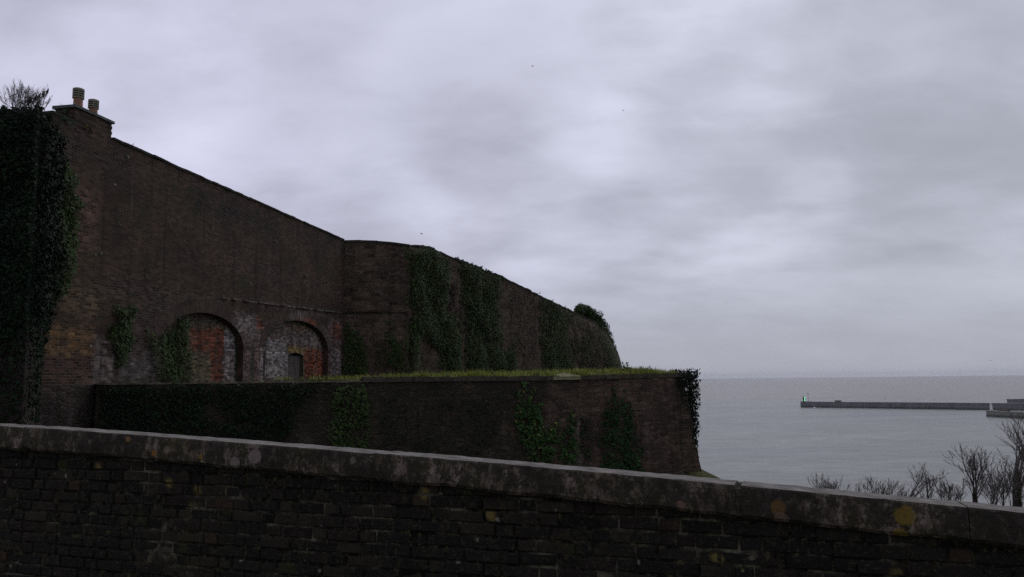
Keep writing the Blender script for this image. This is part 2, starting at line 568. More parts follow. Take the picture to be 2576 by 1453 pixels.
A1 = arch((404, 900), (612, 900), (512, 787), (612, 880))
A2 = arch((667, 900), (825, 900), (750, 807), (825, 885))
print('ARCH', A1, A2, 'tops', top_a, top_b, TOP0, 'len', WL)


def arch_curve(A, n=22, grow=0.0):
    """from right springing over the crown to left springing (u, v); an ellipse"""
    rx, ry = A['r'] + grow, (A['top'] - A['spring']) + grow
    return [(A['u'] + rx * math.cos(math.pi * i / n), A['spring'] + ry * math.sin(math.pi * i / n)) for i in range(n + 1)]


# ---- patches of colour on the brick wall, placed where the photograph has them
def pch(x0, y0, x1, y1, soft, colr, amt, off=0.0):
    a = on_main(x0, y0, off); c = on_main(x1, y1, off)
    return (min(a[0], c[0]), max(a[0], c[0]), min(a[1], c[1]), max(a[1], c[1]), soft, colr, amt)


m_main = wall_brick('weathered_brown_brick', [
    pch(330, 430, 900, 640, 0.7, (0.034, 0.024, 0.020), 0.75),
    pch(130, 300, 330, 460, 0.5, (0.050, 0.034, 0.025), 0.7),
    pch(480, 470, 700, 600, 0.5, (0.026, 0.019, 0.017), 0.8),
    pch(250, 690, 560, 800, 0.4, (0.090, 0.060, 0.046), 0.7),
    pch(560, 640, 860, 750, 0.4, (0.105, 0.062, 0.048), 0.55),
    pch(300, 760, 470, 965, 0.3, (0.070, 0.048, 0.038), 0.8),
    pch(100, 815, 235, 900, 0.15, (0.200, 0.110, 0.045), 0.95),
    pch(150, 700, 250, 800, 0.3, (0.150, 0.100, 0.055), 0.7),
    pch(95, 900, 238, 935, 0.05, (0.090, 0.045, 0.035), 0.9),
    pch(95, 935, 238, 968, 0.1, (0.120, 0.070, 0.045), 0.9),
    pch(238, 850, 285, 965, 0.12, (0.215, 0.165, 0.150), 0.95),
    pch(300, 880, 400, 965, 0.2, (0.200, 0.175, 0.160), 0.6),
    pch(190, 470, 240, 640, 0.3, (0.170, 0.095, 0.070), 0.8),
    pch(610, 800, 670, 960, 0.2, (0.215, 0.140, 0.130), 0.85),
    pch(590, 790, 640, 850, 0.2, (0.30, 0.26, 0.25), 0.8),
    pch(645, 800, 662, 830, 0.05, (0.24, 0.09, 0.05), 1.0),
    pch(650, 805, 658, 813, 0.02, (0.008, 0.007, 0.007), 1.0),
    pch(655, 860, 672, 960, 0.15, (0.36, 0.32, 0.31), 0.8),
    pch(640, 770, 860, 800, 0.2, (0.160, 0.105, 0.095), 0.8),
    pch(825, 800, 860, 945, 0.15, (0.200, 0.120, 0.110), 0.8),
    pch(838, 815, 858, 850, 0.12, (0.25, 0.085, 0.05), 0.9),
    pch(663, 885, 668, 960, 0.05, (0.022, 0.030, 0.016), 1.0),
    pch(632, 855, 640, 960, 0.05, (0.045, 0.060, 0.026), 0.8),
    pch(835, 880, 858, 945, 0.15, (0.33, 0.28, 0.27), 0.75),
])
m_rub_bast = rubble('coursed_bastion_stone', 1.25, c1=(0.050, 0.035, 0.026), c2=(0.160, 0.110, 0.080), mortar=(0.19, 0.148, 0.118), dark=0.45, green=0.35)
m_rub_out = rubble('mossy_rubble_stone', 0.95, c1=(0.050, 0.034, 0.026), c2=(0.165, 0.110, 0.084), mortar=(0.120, 0.092, 0.072), dark=0.5, green=0.4, shade_to=13.3)
m_plinth = rubble('dark_plinth_stone', 1.0, dark=0.6, green=0.7, gspec=0.0)

# ---- the brick wall
fort = empty('brick_wall', mainP(0, -6.5))
tag(fort, 'tall old brick fort wall with two blind arches and a chimney stack', 'wall')
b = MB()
loop = []
loop += [(0, -0.02), (0, main_top(0))]
for i in range(1, 40):
    u = WL * i / 40
    loop.append((u, main_top(u)))
loop += [(WL, main_top(WL)), (WL, -1.0)]
for A in (A2, A1):
    loop.append((A['u'] + A['r'], -1.0))
    loop += arch_curve(A)
    loop.append((A['u'] - A['r'], -1.0))
u245 = on_main(245, 985)[0]
loop += [(u245 + 0.3, -1.0), (u245 + 0.3, -0.02)]
loop.reverse()
DEPTH = 0.26
fr = [mainP(u, v) for u, v in loop]
bk = [mainP(u, v, -1.1) for u, v in loop]
b.face(fr, loop)
n = len(loop)
for i in range(n):
    j = (i + 1) % n
    du = math.hypot(loop[j][0] - loop[i][0], loop[j][1] - loop[i][1])
    # reveals and edges: bricks run along the edge, depth across
    b.face([fr[j], fr[i], bk[i], bk[j]], [(0.0 + loop[j][1], loop[j][0]), (loop[i][1], loop[i][0]), (loop[i][1] + 1.1, loop[i][0]), (loop[j][1] + 1.1, loop[j][0])])
main_mb = b
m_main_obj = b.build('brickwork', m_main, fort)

# plinth under the near corner
b = MB()
P = []
for zi in range(3):
    v = [-6.5, -3, -0.02][zi]
    P.append([mainP(u, v, 0.10) for u in (-0.12, 2.0, 4.5, u245 + 4.0)])
UVp = [[(u, v) for u in (0, 2, 4.5, 8)] for v in (-6.5, -3, 0)]
b.grid(P, UVp, flip=True)
b.face([mainP(-0.12, -0.02, 0.10), mainP(u245 + 0.3, -0.02, 0.10), mainP(u245 + 0.3, -0.02, -0.4), mainP(-0.12, -0.02, -0.4)], [(0, 0), (4, 0), (4, .5), (0, .5)])
b.face([mainP(-0.12, -6.5, 0.10), mainP(-0.12, -0.02, 0.10), mainP(-0.12, -0.02, -1.1), mainP(-0.12, -6.5, -1.1)], [(0, -6), (0, 0), (1, 0), (1, -6)])
plinth_mb = b
b.build('plinth', m_plinth, fort)

# capping along the top
b = MB()
u = -0.05
while u < WL:
    L = random.uniform(0.25, 0.5)
    e = min(u + L, WL)
    z = main_top(u); z2 = main_top(e)
    pr = 0.035 + random.uniform(-0.01, 0.02)
    if u < on_main(187, 300)[0] or u > on_main(280, 350)[0]:
        b.box(mainP(u, z - 0.02 + random.uniform(-.006, .012), pr), mainP(e, z2 - 0.02, pr) - mainP(u, z - 0.02, pr), -WN * 0.55, Vector((0, 0, 0.075)), 0.008)
    u = e + 0.006
b.build('capping', M_EDGE, fort)

# string course with crumbling edge
b = MB()
ua, va = on_main(556, 752); ub, vb = on_main(860, 789)
u = ua
while u < ub:
    L = random.uniform(0.12, 0.4); e = min(u + L, ub)
    v = va + (vb - va) * (u - ua) / (ub - ua)
    if True:
        b.box(mainP(u, v, -0.05), WD * (e - u + 0.012), WN * (random.uniform(0.075, 0.15) if random.random() < 0.78 else 0.055), Vector((0, 0, random.uniform(0.05, 0.075))), 0.008)
    u = e
b.build('string_course', plain('string_course_brick', (0.05, 0.036, 0.032), (0.20, 0.165, 0.15), 3, 0.9, 0.01), fort)


# arch rings and blocked infill
def ring(A, name, mat, grow, proud):
    b = MB()
    n = 30
    c0 = arch_curve(A, n, 0.0); c1 = arch_curve(A, n, grow)
    acc = 0
    P, UV = [], []
    for i in range(n + 1):
        if i: acc += math.hypot(c1[i][0] - c1[i - 1][0], c1[i][1] - c1[i - 1][1])
        P.append([mainP(*c0[i], -0.02), mainP(*c0[i], proud), mainP(*c1[i], proud), mainP(*c1[i], -0.02)])
        UV.append([(-0.03, acc), (0, acc), (grow, acc), (grow + 0.03, acc)])
    b.grid(P, UV, flip=False)
    return b.build(name, mat, fort)


m_ring1 = wall_brick('arch_ring_brick', [(0, 1, 0.2, 1.6, 0.3, (0.24, 0.17, 0.155), 0.8), (0, 1, 0.9, 1.5, 0.2, (0.36, 0.31, 0.30), 0.7), (-.1, .05, 4.6, 9, .03, (0.02, 0.028, 0.014), 1.0)], mortar=(0.12, 0.10, 0.09), dark=0.5, whites=False)
m_ring2 = wall_brick('red_arch_ring_brick', [(0.0, 0.24, 2.2, 4.3, 0.1, (0.27, 0.105, 0.06), 0.95), (-.1, .06, 4.9, 9, .03, (0.02, 0.028, 0.014), 1.0), (0, 1, 0.0, 1.6, 0.3, (0.20, 0.135, 0.125), 0.8), (0, 1, 3.4, 5, 0.3, (0.24, 0.19, 0.18), 0.7)], mortar=(0.12, 0.10, 0.09), dark=0.4, whites=False)
r1 = ring(A1, 'arch_ring', m_ring1, 0.46, 0.012); r1['label'] = 'wide pale brick arch over the ivy-hung recess'
r2 = ring(A2, 'arch_ring', m_ring2, 0.46, 0.012); r2['label'] = 'arch of radial bricks with a red crown over the small door'


def pchi(x0, y0, x1, y1, soft, colr, amt):
    return pch(x0, y0, x1, y1, soft, colr, amt, -DEPTH)


m_inf1 = wall_brick('red_infill_brick', [
    pchi(405, 800, 600, 960, 0.2, (0.165, 0.125, 0.085), 0.9),
    pchi(476, 795, 566, 818, 0.1, (0.075, 0.060, 0.050), 0.95),
    pchi(478, 822, 566, 885, 0.1, (0.270, 0.088, 0.052), 1.0),
    pchi(530, 880, 566, 958, 0.08, (0.235, 0.078, 0.048), 1.0),
    pchi(475, 890, 530, 958, 0.1, (0.155, 0.120, 0.060), 0.9),
    pchi(566, 822, 592, 895, 0.08, (0.44, 0.39, 0.385), 1.0),
    pchi(562, 895, 592, 960, 0.08, (0.36, 0.29, 0.28), 1.0),
    pchi(592, 840, 615, 960, 0.05, (0.030, 0.045, 0.024), 1.0),
    pchi(500, 868, 512, 873, 0.03, (0.01, 0.008, 0.008), 1.0),
], dark=0.3, whites=False)
m_inf2 = wall_brick('limewashed_infill_brick', [
    pchi(665, 810, 830, 950, 0.2, (0.235, 0.170, 0.135), 0.9),
    pchi(735, 812, 770, 850, 0.15, (0.185, 0.115, 0.065), 0.9),
    pchi(668, 850, 722, 950, 0.15, (0.37, 0.35, 0.335), 0.9),
    pchi(712, 835, 780, 868, 0.1, (0.20, 0.16, 0.155), 0.9),
    pchi(780, 835, 815, 872, 0.15, (0.31, 0.23, 0.21), 0.8),
    pchi(766, 877, 830, 950, 0.05, (0.280, 0.085, 0.045), 1.0),
    pchi(722, 872, 768, 889, 0.03, (0.33, 0.215, 0.065), 1.0),
], base=((0.06, 0.042, 0.036), (0.17, 0.12, 0.10)), dark=0.2, whites=False)

b = MB()
lp = [(A1['u'] - A1['r'] - 0.1, -1.0), (A1['u'] + A1['r'] + 0.1, -1.0), (A1['u'] + A1['r'] + 0.1, A1['top'] + .1), (A1['u'] - A1['r'] - 0.1, A1['top'] + .1)]
b.face([mainP(u, v, -DEPTH) for u, v in lp], lp)
inf1_mb = b
b.build('arch_infill', m_inf1, r1)
# infill of the second arch, notched for the door
dl = on_main(724, 930, -DEPTH)[0]; dr = on_main(763, 930, -DEPTH)[0]
dt = on_main(743, 888, -DEPTH)[1]
b = MB()
lp = [(A2['u'] - A2['r'] - 0.1, -1.0), (dl, -1.0), (dl, dt - 0.12)]
for i in range(1, 10):
    t = i / 10
    lp.append((dl + (dr - dl) * t, dt - 0.12 + 0.12 * math.sin(math.pi * t)))
lp += [(dr, dt - 0.12), (dr, -1.0), (A2['u'] + A2['r'] + 0.1, -1.0), (A2['u'] + A2['r'] + 0.1, A2['top'] + .1), (A2['u'] - A2['r'] - 0.1, A2['top'] + .1)]
b.face([mainP(u, v, -DEPTH) for u, v in lp], lp)
for i in range(1, 13):
    p, q = lp[i], lp[i + 1]
    b.face([mainP(*q, -DEPTH), mainP(*p, -DEPTH), mainP(*p, -DEPTH - .25), mainP(*q, -DEPTH - .25)], [(q[1], q[0]), (p[1], p[0]), (p[1] + .25, p[0]), (q[1] + .25, q[0])])
b.build('arch_infill', m_inf2, r2)
b = MB()
npl = 6
for i in range(npl):
    a = dl - 0.02 + (dr - dl + 0.04) * i / npl; c = dl - 0.02 + (dr - dl + 0.04) * (i + 1) / npl
    b.box(mainP(a + .004, -1.0, -DEPTH - 0.20), WD * (c - a - .008), WN * (0.04 + random.uniform(0, .012)), Vector((0, 0, dt + 1.0 - random.uniform(0.10, .16))), 0.003)
b.box(mainP(dl - 0.02, dt - 0.42, -DEPTH - 0.157), WD * (dr - dl + .04), WN * 0.02, Vector((0, 0, 0.09)), 0.003)
b.m = 1
b.face([mainP(dl - .05, -1.0, -DEPTH - 0.21), mainP(dr + .05, -1.0, -DEPTH - 0.21), mainP(dr + .05, dt + .05, -DEPTH - 0.21), mainP(dl - .05, dt + .05, -DEPTH - 0.21)])
d_ = b.build('door', [M_WOOD, M_BLACK], fort)

# chimney stack with two louvred pots
SU0 = on_main(187, 320)[0]; SU1 = on_main(280, 340)[0]
ST = on_main(187, 270)[1]
SW = 0.62
m_stack = wall_brick('chimney_brick', [], base=((0.055, 0.038, 0.030), (0.120, 0.080, 0.062)), dark=0.35, whites=False)
b = MB()
zb = main_top(SU0) - 0.45
nz = int((ST - zb) / 0.075)
rows = [zb + (ST - zb) * i / nz for i in range(nz + 1)]
for i in range(nz):                       # each course stands a few mm in or out: a serrated edge
    o_ = 0.004 if i % 2 else -0.004
    z0, z1 = rows[i], rows[i + 1]
    pr = 0.006 + o_
    cs = [(SU0 - o_, pr), (SU1 + o_ + (0.012 if i % 2 else 0), pr), (SU1 + o_ + (0.012 if i % 2 else 0), -SW), (SU0 - o_, -SW)]
    acc = 0
    for k in range(4):
        a, c = cs[k], cs[(k + 1) % 4]
        L = abs(a[0] - c[0]) + abs(a[1] - c[1])
        b.face([mainP(a[0], z0, a[1]), mainP(c[0], z0, c[1]), mainP(c[0], z1, c[1]), mainP(a[0], z1, a[1])], [(acc, z0), (acc + L, z0), (acc + L, z1), (acc, z1)])
        acc += L
    if i:
        b.face([mainP(c[0], z0, c[1]) for c in cs], [(0, 0)] * 4)
stack_mb = b
chim = b.build('chimney', m_stack, fort)
b = MB()
b.box(mainP(SU0 - 0.05, ST, 0.06), WD * (SU1 - SU0 + 0.10), -WN * (SW + 0.11), Vector((0, 0, 0.075)), 0.006)
slab = b.build('cap_slab', M_SLAB, chim)


def pot(u, off, hsh, r, hc):
    b = MB()
    o = mainP(u, ST + 0.07, off)
    b.lathe([(r * 1.08, 0), (r * 1.02, 0.05), (r * 0.98, hsh), (r * 1.05, hsh + 0.02)], o, 22)
    b.m = 2
    b.lathe([(r * 0.9, hsh + .02), (r * 1.08, hsh + 0.03), (r * 1.08, hsh + hc * 0.95)], o, 20)
    b.m = 1
    R_ = r * 1.26
    nb = 4
    for k in range(nb):
        z = hsh + 0.015 + hc * 0.86 * k / nb
        t = hc * 0.135
        b.lathe([(r * 1.02, z), (R_, z + 0.004), (R_ * 0.99, z + t * 0.8), (r * 1.02, z + t * 1.05)], o, 22)
    z = hsh + hc * 0.84
    b.lathe([(r * 1.02, z), (R_ * 0.99, z), (R_ * 0.97, z + hc * 0.05), (R_ * 0.86, z + hc * 0.13), (R_ * 0.55, z + hc * 0.17), (0.01, z + hc * 0.18)], o, 22)
    for k in range(6):
        t = k * math.pi / 3
        d_ = Vector((math.cos(t), math.sin(t), 0))
        e_ = Vector((-math.sin(t), math.cos(t), 0))
        b.box(o + d_ * (R_ * 0.93) - e_ * 0.012 + Vector((0, 0, hsh + .02)), e_ * 0.024, d_ * 0.02, Vector((0, 0, hc * 0.84)))
    return b.build('chimney_pot', [M_TERRA, M_LOUVRE, M_BLACK], chim, smooth=False)


us = SU1 - SU0
p1 = pot(SU0 + 0.32, -0.20, 0.29, 0.118, 0.30)
p1['label'] = 'taller terracotta pot with louvred cowl'
p2 = pot(SU0 + us * 0.68, -0.25, 0.23, 0.112, 0.27)
p2['label'] = 'shorter terracotta pot with louvred cowl'

# ---- ivy-covered tower at the left edge
tower = empty('ivy_tower', (C0.x, C0.y - 2, EYE - 6.5))
tag(tower, 'square stone tower under thick dark ivy at the left end of the brick wall', 'tower')
T1 = plan(60, 17.6)
T0 = T1 + Vector((-14.0, -1.2))
T2 = C0 + Vector((-0.1, 0.25))
TTOP = at(100, 276, 17.6).z - EYE
b = MB()


def vgrid(mb, plist, z0, z1, nz, u0=0.0, nu=12, flip=False, disp=0.0, back=0.0, ztops=None):
    """vertical wall along plan points, subdivided"""
    P, UV = [], []
    acc = u0
    colsU, colsP = [], []
    for k in range(len(plist) - 1):
        a, c = plist[k], plist[k + 1]
        L = (c - a).length
        m = max(2, int(L / 0.4))
        for i in range(m + (1 if k == len(plist) - 2 else 0)):
            colsP.append(a.lerp(c, i / m)); colsU.append(acc + L * i / m)
        acc += L
    for q, uu in zip(colsP, colsU):
        row, ur = [], []
        for j in range(nz + 1):
            z = z0 + (z1 - z0) * j / nz
            d = fbm((q.x, q.y, z), 0.9) * disp
            row.append(Vector((q.x + d, q.y - d, EYE + z))); ur.append((uu, z))
        P.append(row); UV.append(ur)
    mb.grid(P, UV, flip)
    return colsP


vgrid(b, [T0, T1, T2], -6.5, TTOP, 14, disp=0.03)
b.face([(T0.x, T0.y, EYE + TTOP), (T1.x, T1.y, EYE + TTOP), (T2.x, T2.y, EYE + TTOP), (T2.x - 3, T2.y + 3, EYE + TTOP), (T0.x, T0.y + 6, EYE + TTOP)])
b.face([(T2.x, T2.y, EYE - 6.5), (T2.x, T2.y, EYE + TTOP), (T2.x - 3, T2.y + 3, EYE + TTOP), (T2.x - 3, T2.y + 3, EYE - 6.5)])
tower_mb = b
b.build('stonework', m_plinth, tower)
# upper part of the near end of the brick wall, seen as its end face
# ---- stone bastion beyond the brick wall
bast = empty('stone_bastion', (C1.x, C1.y, EYE - 2))
tag(bast, 'rounded stone bastion with ivy curtains, between the brick wall and the sea', 'bastion')
cols = [  # base px, base Y, top px x, top px y, top Y
    (861, 38.0, 866, 609, 38.05), (945, 38.2, 948, 612, 38.5), (1022, 38.5, 1030, 618, 39.0), (1045, 39.3, 1052, 619, 39.8),
    (1066, 40.4, 1078, 622, 41.0), (1104, 42.6, 1120, 643, 43.2), (1165, 45.6, 1186, 668, 46.3), (1232, 49.2, 1254, 695, 50.0),
    (1296, 53.2, 1318, 726, 54.2), (1352, 57.3, 1372, 753, 58.5), (1402, 61.3, 1418, 775, 62.8), (1448, 65.6, 1460, 796, 67.3),
    (1500, 70.2, 1500, 814, 72.5), (1535, 74.0, 1517, 822, 78.0), (1556, 79.0, 1524, 832, 85.0), (1562, 86.0, 1526, 838, 93.0)]
base_pts = [Vector((*plan(a, Y), EYE - 1.2)) for a, Y, *_ in cols]
top_pts = [at(x, y, Y) for _, _, x, y, Y in cols]
nz = 22
P, UV = [], []
acc = 0
fine = []
for i in range(len(cols) - 1):
    L = (base_pts[i + 1] - base_pts[i]).length
    m = max(2, int(L / 0.6))
    for k in range(m + (1 if i == len(cols) - 2 else 0)):
        t = k / m
        fine.append((base_pts[i].lerp(base_pts[i + 1], t), top_pts[i].lerp(top_pts[i + 1], t), acc + L * t))
    acc += L
for (bp, tp, uu) in fine:
    row, ur = [], []
    for j in range(nz + 1):
        t = j / nz
        p = bp.lerp(tp, t)
        # convex batter: steeper near the top
        bulge = 0.35 * math.sin(math.pi * t) * min(1.0, max(0.0, (uu - 20) / 20)) * 2.4
        d = fbm(tuple(p), 0.7) * 0.05
        p = p + Vector((0.8, -0.6, 0)) * (bulge + d)
        if j == nz: p = p + Vector((0, 0, 0.05 * fbm(tuple(p), 2.0)))
        row.append(p); ur.append((uu, p.z - EYE))
    P.append(row); UV.append(ur)
b = MB()
b.grid(P, UV)
bk = [r[-1] + Vector((-1.6 if i < len(P) - 9 else -1.4, 1.4, 0.0)) for i, r in enumerate(P)]
b.grid([[r[-1], k] for r, k in zip(P, bk)], [[(u_, 0), (u_, 1.8)] for (_, _, u_) in fine])
b.grid([[k, k - Vector((0, 0, 9))] for k in bk])
bast_mb = b
BTOP = [r[-1] for r in P]
BBASE = [r[0] for r in P]
b.build('stonework', m_rub_bast, bast)
# capping stones
b = MB()
for i in range(len(BTOP) - 1):
    p, q = BTOP[i], BTOP[i + 1]
    dirv_ = (q - p); L = dirv_.length
    m = max(1, int(L / 0.45)); nrm = Vector((dirv_.y, -dirv_.x, 0)).normalized()
    for k in range(m):
        a = p + dirv_ * (k / m) + nrm * 0.05
        if True:
            b.box(a - Vector((0, 0, 0.03)), dirv_ / m * 1.01, -nrm * 0.6, Vector((0, 0, 0.09 + random.uniform(-.03, .04))), 0.015)
b.build('capping', M_EDGE, bast)
# ledge at the string course height
b = MB()
for i in range(len(P)):
    if fine[i][2] > 3.4 or i == 0: continue
    zt = on_main(858, 789)[1]
    def lp_(r):
        zz_ = EYE + zt + 0.05
        for j in range(nz):
            if r[j].z <= zz_ <= r[j + 1].z:
                return r[j].lerp(r[j + 1], (zz_ - r[j].z) / (r[j + 1].z - r[j].z))
        return r[nz // 2]
    p, q = lp_(P[i - 1]), lp_(P[i])
    d_ = q - p; nrm = Vector((d_.y, -d_.x, 0)).normalized()
    for k in range(3):
        if True:
            b.box(p + d_ * (k / 3) - nrm * 0.05, d_ / 3 * 1.03, nrm * (random.uniform(0.10, 0.16) if random.random() < .8 else .06), Vector((0, 0, 0.06)), 0.01)
b.build('string_course', M_EDGE, bast)

# ---- outer ditch wall in front
OA = plan(243, 21.3); OB = plan(1440, 27.0); OC = plan(1718, 27.9); OE = OC + Vector((3.4, 34.0))
zA = at(245, 969, 21.3).z - EYE; zB = at(1440, 957, 27.0).z - EYE; zC = at(1718, 949, 27.9).z - EYE
outer = empty('ditch_wall', (OB.x, OB.y, EYE - 5))
tag(outer, 'low mossy rubble wall with grass on top, in front of the arches', 'wall')
BAT = 0.15


def outer_line():
    pts = []
    for (a, c, za, zc, m) in ((OA, OB, zA, zB, 36), (OB, OC, zB, zC, 14), (OC, OE, zC, 0.3, 20)):
        nrm = Vector(((c - a).y, -(c - a).x)).normalized()
        for i in range(m):
            t = i / m
            pts.append((a.lerp(c, t), za + (zc - za) * t, nrm))
    pts.append((OE, 0.3, nrm))
    # mitre the normals at the corners
    out = []
    for i, (p, z, n_) in enumerate(pts):
        pn = pts[max(i - 1, 0)][2]
        out.append((p, z, (n_ + pn) / (1 + n_.dot(pn)) if n_.dot(pn) < 0.999 else n_))
    return out


OL = outer_line()
P, UV = [], []
acc = 0
nz = 16
for i, (p, z, n_) in enumerate(OL):
    if i: acc += (p - OL[i - 1][0]).length
    row, ur = [], []
    for j in range(nz + 1):
        v = -6.5 + (z + 6.5) * j / nz
        q = p + n_ * (BAT * (z - v)) + n_ * (0.05 * fbm((p.x, p.y, v), 1.1))
        row.append(Vector((q.x, q.y, EYE + v))); ur.append((acc, v))
    P.append(row); UV.append(ur)
b = MB()
b.grid(P, UV)
b.grid([[r[-1], Vector((r[-1].x - n_.x * 0.6, r[-1].y - n_.y * 0.6, r[-1].z))] for r, (_, _, n_) in zip(P, OL)], [[(u_[0][0], 0), (u_[0][0], .6)] for u_ in UV])
outer_mb = b
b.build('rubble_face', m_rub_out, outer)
OTOP = [r[-1] for r in P]
CORNER = P[50]


def ocap(x0, x1, L0, L1, hgt, proud, drop=0.0):
    """capping stones along the line between two picture columns"""
    bm = MB()
    a = None
    for i in range(len(OL) - 1):
        p, z, n_ = OL[i]; q, z2, _ = OL[i + 1]
        n3 = Vector((n_.x, n_.y, 0)) if abs(n_.length - 1) < 1e-3 else Vector((n_.x, n_.y, 0)).normalized()
        d_ = Vector((q.x - p.x, q.y - p.y, z2 - z))
        m = max(1, round(d_.length / random.uniform(L0, L1)))
        for k in range(m):
            o = Vector((p.x, p.y, EYE + z)) + d_ * (k / m)
            pxx = CX + F * o.x / o.y / math.cos(PITCH) * 0.993
            if x0 <= pxx <= x1 and o.y < 30:
                bm.box(o + n3 * (proud + random.uniform(-.012, .012)) - Vector((0, 0, drop)), d_ / m * 1.008, -n3 * 0.42, Vector((0, 0, hgt + random.uniform(-.012, .012))), 0.008)
    return bm


ocap(905, 1700, 0.10, 0.30, 0.15, 0.055).build('capping', M_OUTCAP, outer)
ocap(230, 905, 0.5, 0.9, 0.045, 0.03).build('capping', plain('thin_capping_slab', (0.07, 0.062, 0.045), (0.20, 0.17, 0.125), 5, 0.9), outer)
# the larger weathered stone where the wall changes direction
ob3 = Vector((OB.x, OB.y, EYE + zB))
b = MB()
n_ = Vector((0.22, -0.975, 0)); t_ = Vector((0.975, 0.22, 0))
o = ob3 - t_ * 0.72 + n_ * 0.20 + Vector((0, 0, 0.015))
q = [o, o + t_ * 0.95 + n_ * 0.02, o + t_ * 0.98 - n_ * 0.6, o - t_ * 0.02 - n_ * 0.62]
up = [Vector((0, 0, z)) for z in (0.10, 0.125, 0.11, 0.12)]
apex = (q[0] + q[2]) / 2 + Vector((0, 0, 0.24))
tq = [a + c for a, c in zip(q, up)]
for k in range(4):
    b.face([q[k], q[(k + 1) % 4], tq[(k + 1) % 4], tq[k]])
    b.face([tq[k], tq[(k + 1) % 4], apex])
b.face(list(reversed(q)))
b.build('corner_capstone', plain('pale_mossy_capstone', (0.15, 0.15, 0.075), (0.29, 0.27, 0.165), 4, 0.9, 0.02), outer)
# dressed quoin pier under the capstone
b = MB()
for k in range(14):
    z1 = -0.02 - k * 0.3
    w_ = 0.5 if k % 2 else 0.62
    c_ = ob3 - t_ * (w_ * 0.5 + 0.12) + n_ * (BAT * (-z1) + 0.012)
    lo = c_ + Vector((0, 0, z1 - 0.285)) + n_ * (BAT * 0.285)
    hi = c_ + Vector((0, 0, z1))
    b.box(lo - n_ * 0.2, t_ * w_, n_ * 0.2, hi - lo, 0.006)
b.build('quoin', plain('quoin_stone', (0.060, 0.045, 0.038), (0.155, 0.118, 0.100), 2.5, 0.95, 0.02), outer)

# ------------------------------------------------------------------ ground
# terrace between the ditch wall and the fort
inner = []
for i in range(24):
    inner.append(mainP(on_main(250, 960)[0] + (WL - on_main(250, 960)[0]) * i / 23, 0, -1.0))
inner += [p + Vector((-0.5, 0.5, 0)) for p in BBASE[::2]]


def resample(pts, n):
    d = [0]
    for i in range(1, len(pts)): d.append(d[-1] + (Vector(pts[i]) - Vector(pts[i - 1])).length)
    out = []
    for k in range(n):
        t = d[-1] * k / (n - 1)
        i = max(j for j in range(len(d)) if d[j] <= t + 1e-9)
        i = min(i, len(pts) - 2)
        f = (t - d[i]) / max(1e-9, d[i + 1] - d[i])
        out.append(Vector(pts[i]).lerp(Vector(pts[i + 1]), min(1, f)))
    return out


NS = 90
oin = [Vector((p.x - n_.x * 0.3, p.y - n_.y * 0.3, EYE + z)) for p, z, n_ in OL]
oo = resample(oin, NS); ii = resample(inner, NS)
TER = []
for k in range(NS):
    s = min(1.0, max(0.0, (oo[k].x + 7.5) / 8.0))
    s = s * s * (3 - 2 * s)
    row = []
    L = (ii[k] - oo[k]).to_2d().length
    for j in range(26):
        t = (j / 25) ** 1.6
        p = oo[k].lerp(ii[k], t)
        dist = t * L
        e = min(1.0, dist / 1.8); e = e * e * (3 - 2 * e)
        z = oo[k].z + 0.03 + s * (0.13 * e + 0.007 * min(dist, 14)) - (1 - s) * 0.6 * e
        z += 0.05 * fbm((p.x, p.y, 0), 0.9) * e
        row.append(Vector((p.x, p.y, z)))
    TER.append(row)
b = MB()
b.grid(TER)
tag(b.build('terrace', M_SOIL, smooth=True), 'grassy terrace between the ditch wall and the fort', 'ground', kind='structure')
ter_bvh = b.bvh()

# hillside falling to the sea, ditch floor and the path under the camera
FP0 = Vector((plan(949, 5.0).x, 5.0)); FR = Vector((2.89, -1.0)).normalized(); FNm = Vector((FR.y, -FR.x))   # toward the camera


def ground_z(x, y):
    side = (Vector((x, y)) - FP0).dot(FNm)           # > 0 on the camera's side of the parapet
    path_z = -1.65 + (0.0 if x < 3 else 0.0)
    ditch = -3.95
    slope = -3.12 - 0.70 * max(0.0, x - 6.4)
    bench = -0.158 * y - 0.6 - 0.55 * max(0.0, y - 46)
    if y > 14: slope = max(slope, bench)
    k = min(1.0, max(0.0, (x - 4.0) / 2.4)); k = k * k * (3 - 2 * k)
    z = ditch * (1 - k) + slope * k
    if y < 24:
        z -= 0.9 * min(1.0, (24 - y) / 6) * k
    z += 0.25 * fbm((x, y, 0), 0.25) * min(1, max(0, (abs(x - 6) / 6)))
    t = min(1.0, max(0.0, (side + 0.25) / 0.5))
    z = z * (1 - t) + path_z * t
    if x > 7 and side > 0: z = min(path_z, -1.65 - 0.5 * (x - 7))
    return max(z, -EYE - 3.0)


xs = list(np.concatenate([np.linspace(-90, -16, 12), np.arange(-14, 24, 0.5), np.linspace(25, 62, 24)]))
ys = list(np.concatenate([np.arange(-20, 2, 2.0), np.arange(2, 40, 0.5), np.linspace(41, 330, 50)]))
Pg = [[Vector((x, y, EYE + ground_z(x, y))) for y in ys] for x in xs]
b = MB()
b.grid(Pg, flip=True)
gm, h = new_mat('rough_grass_hillside')
oc = h.n('ShaderNodeTexCoord').outputs['Object']
g1 = h.noise(oc, 1.2, 6, 0.7)
gc = h.ramp(g1, [(0.3, (0.030, 0.032, 0.012)), (0.5, (0.070, 0.074, 0.024)), (0.7, (0.105, 0.098, 0.038))])
h.out(gc, 0.95, h.bump(h.noise(oc, 9, 5, 0.7), 0.9, 0.08), spec=0.1)
tag(b.build('ground', gm, smooth=True), 'grassy hillside dropping from the fort to the sea', 'ground', kind='structure')
ground_bvh = b.bvh()

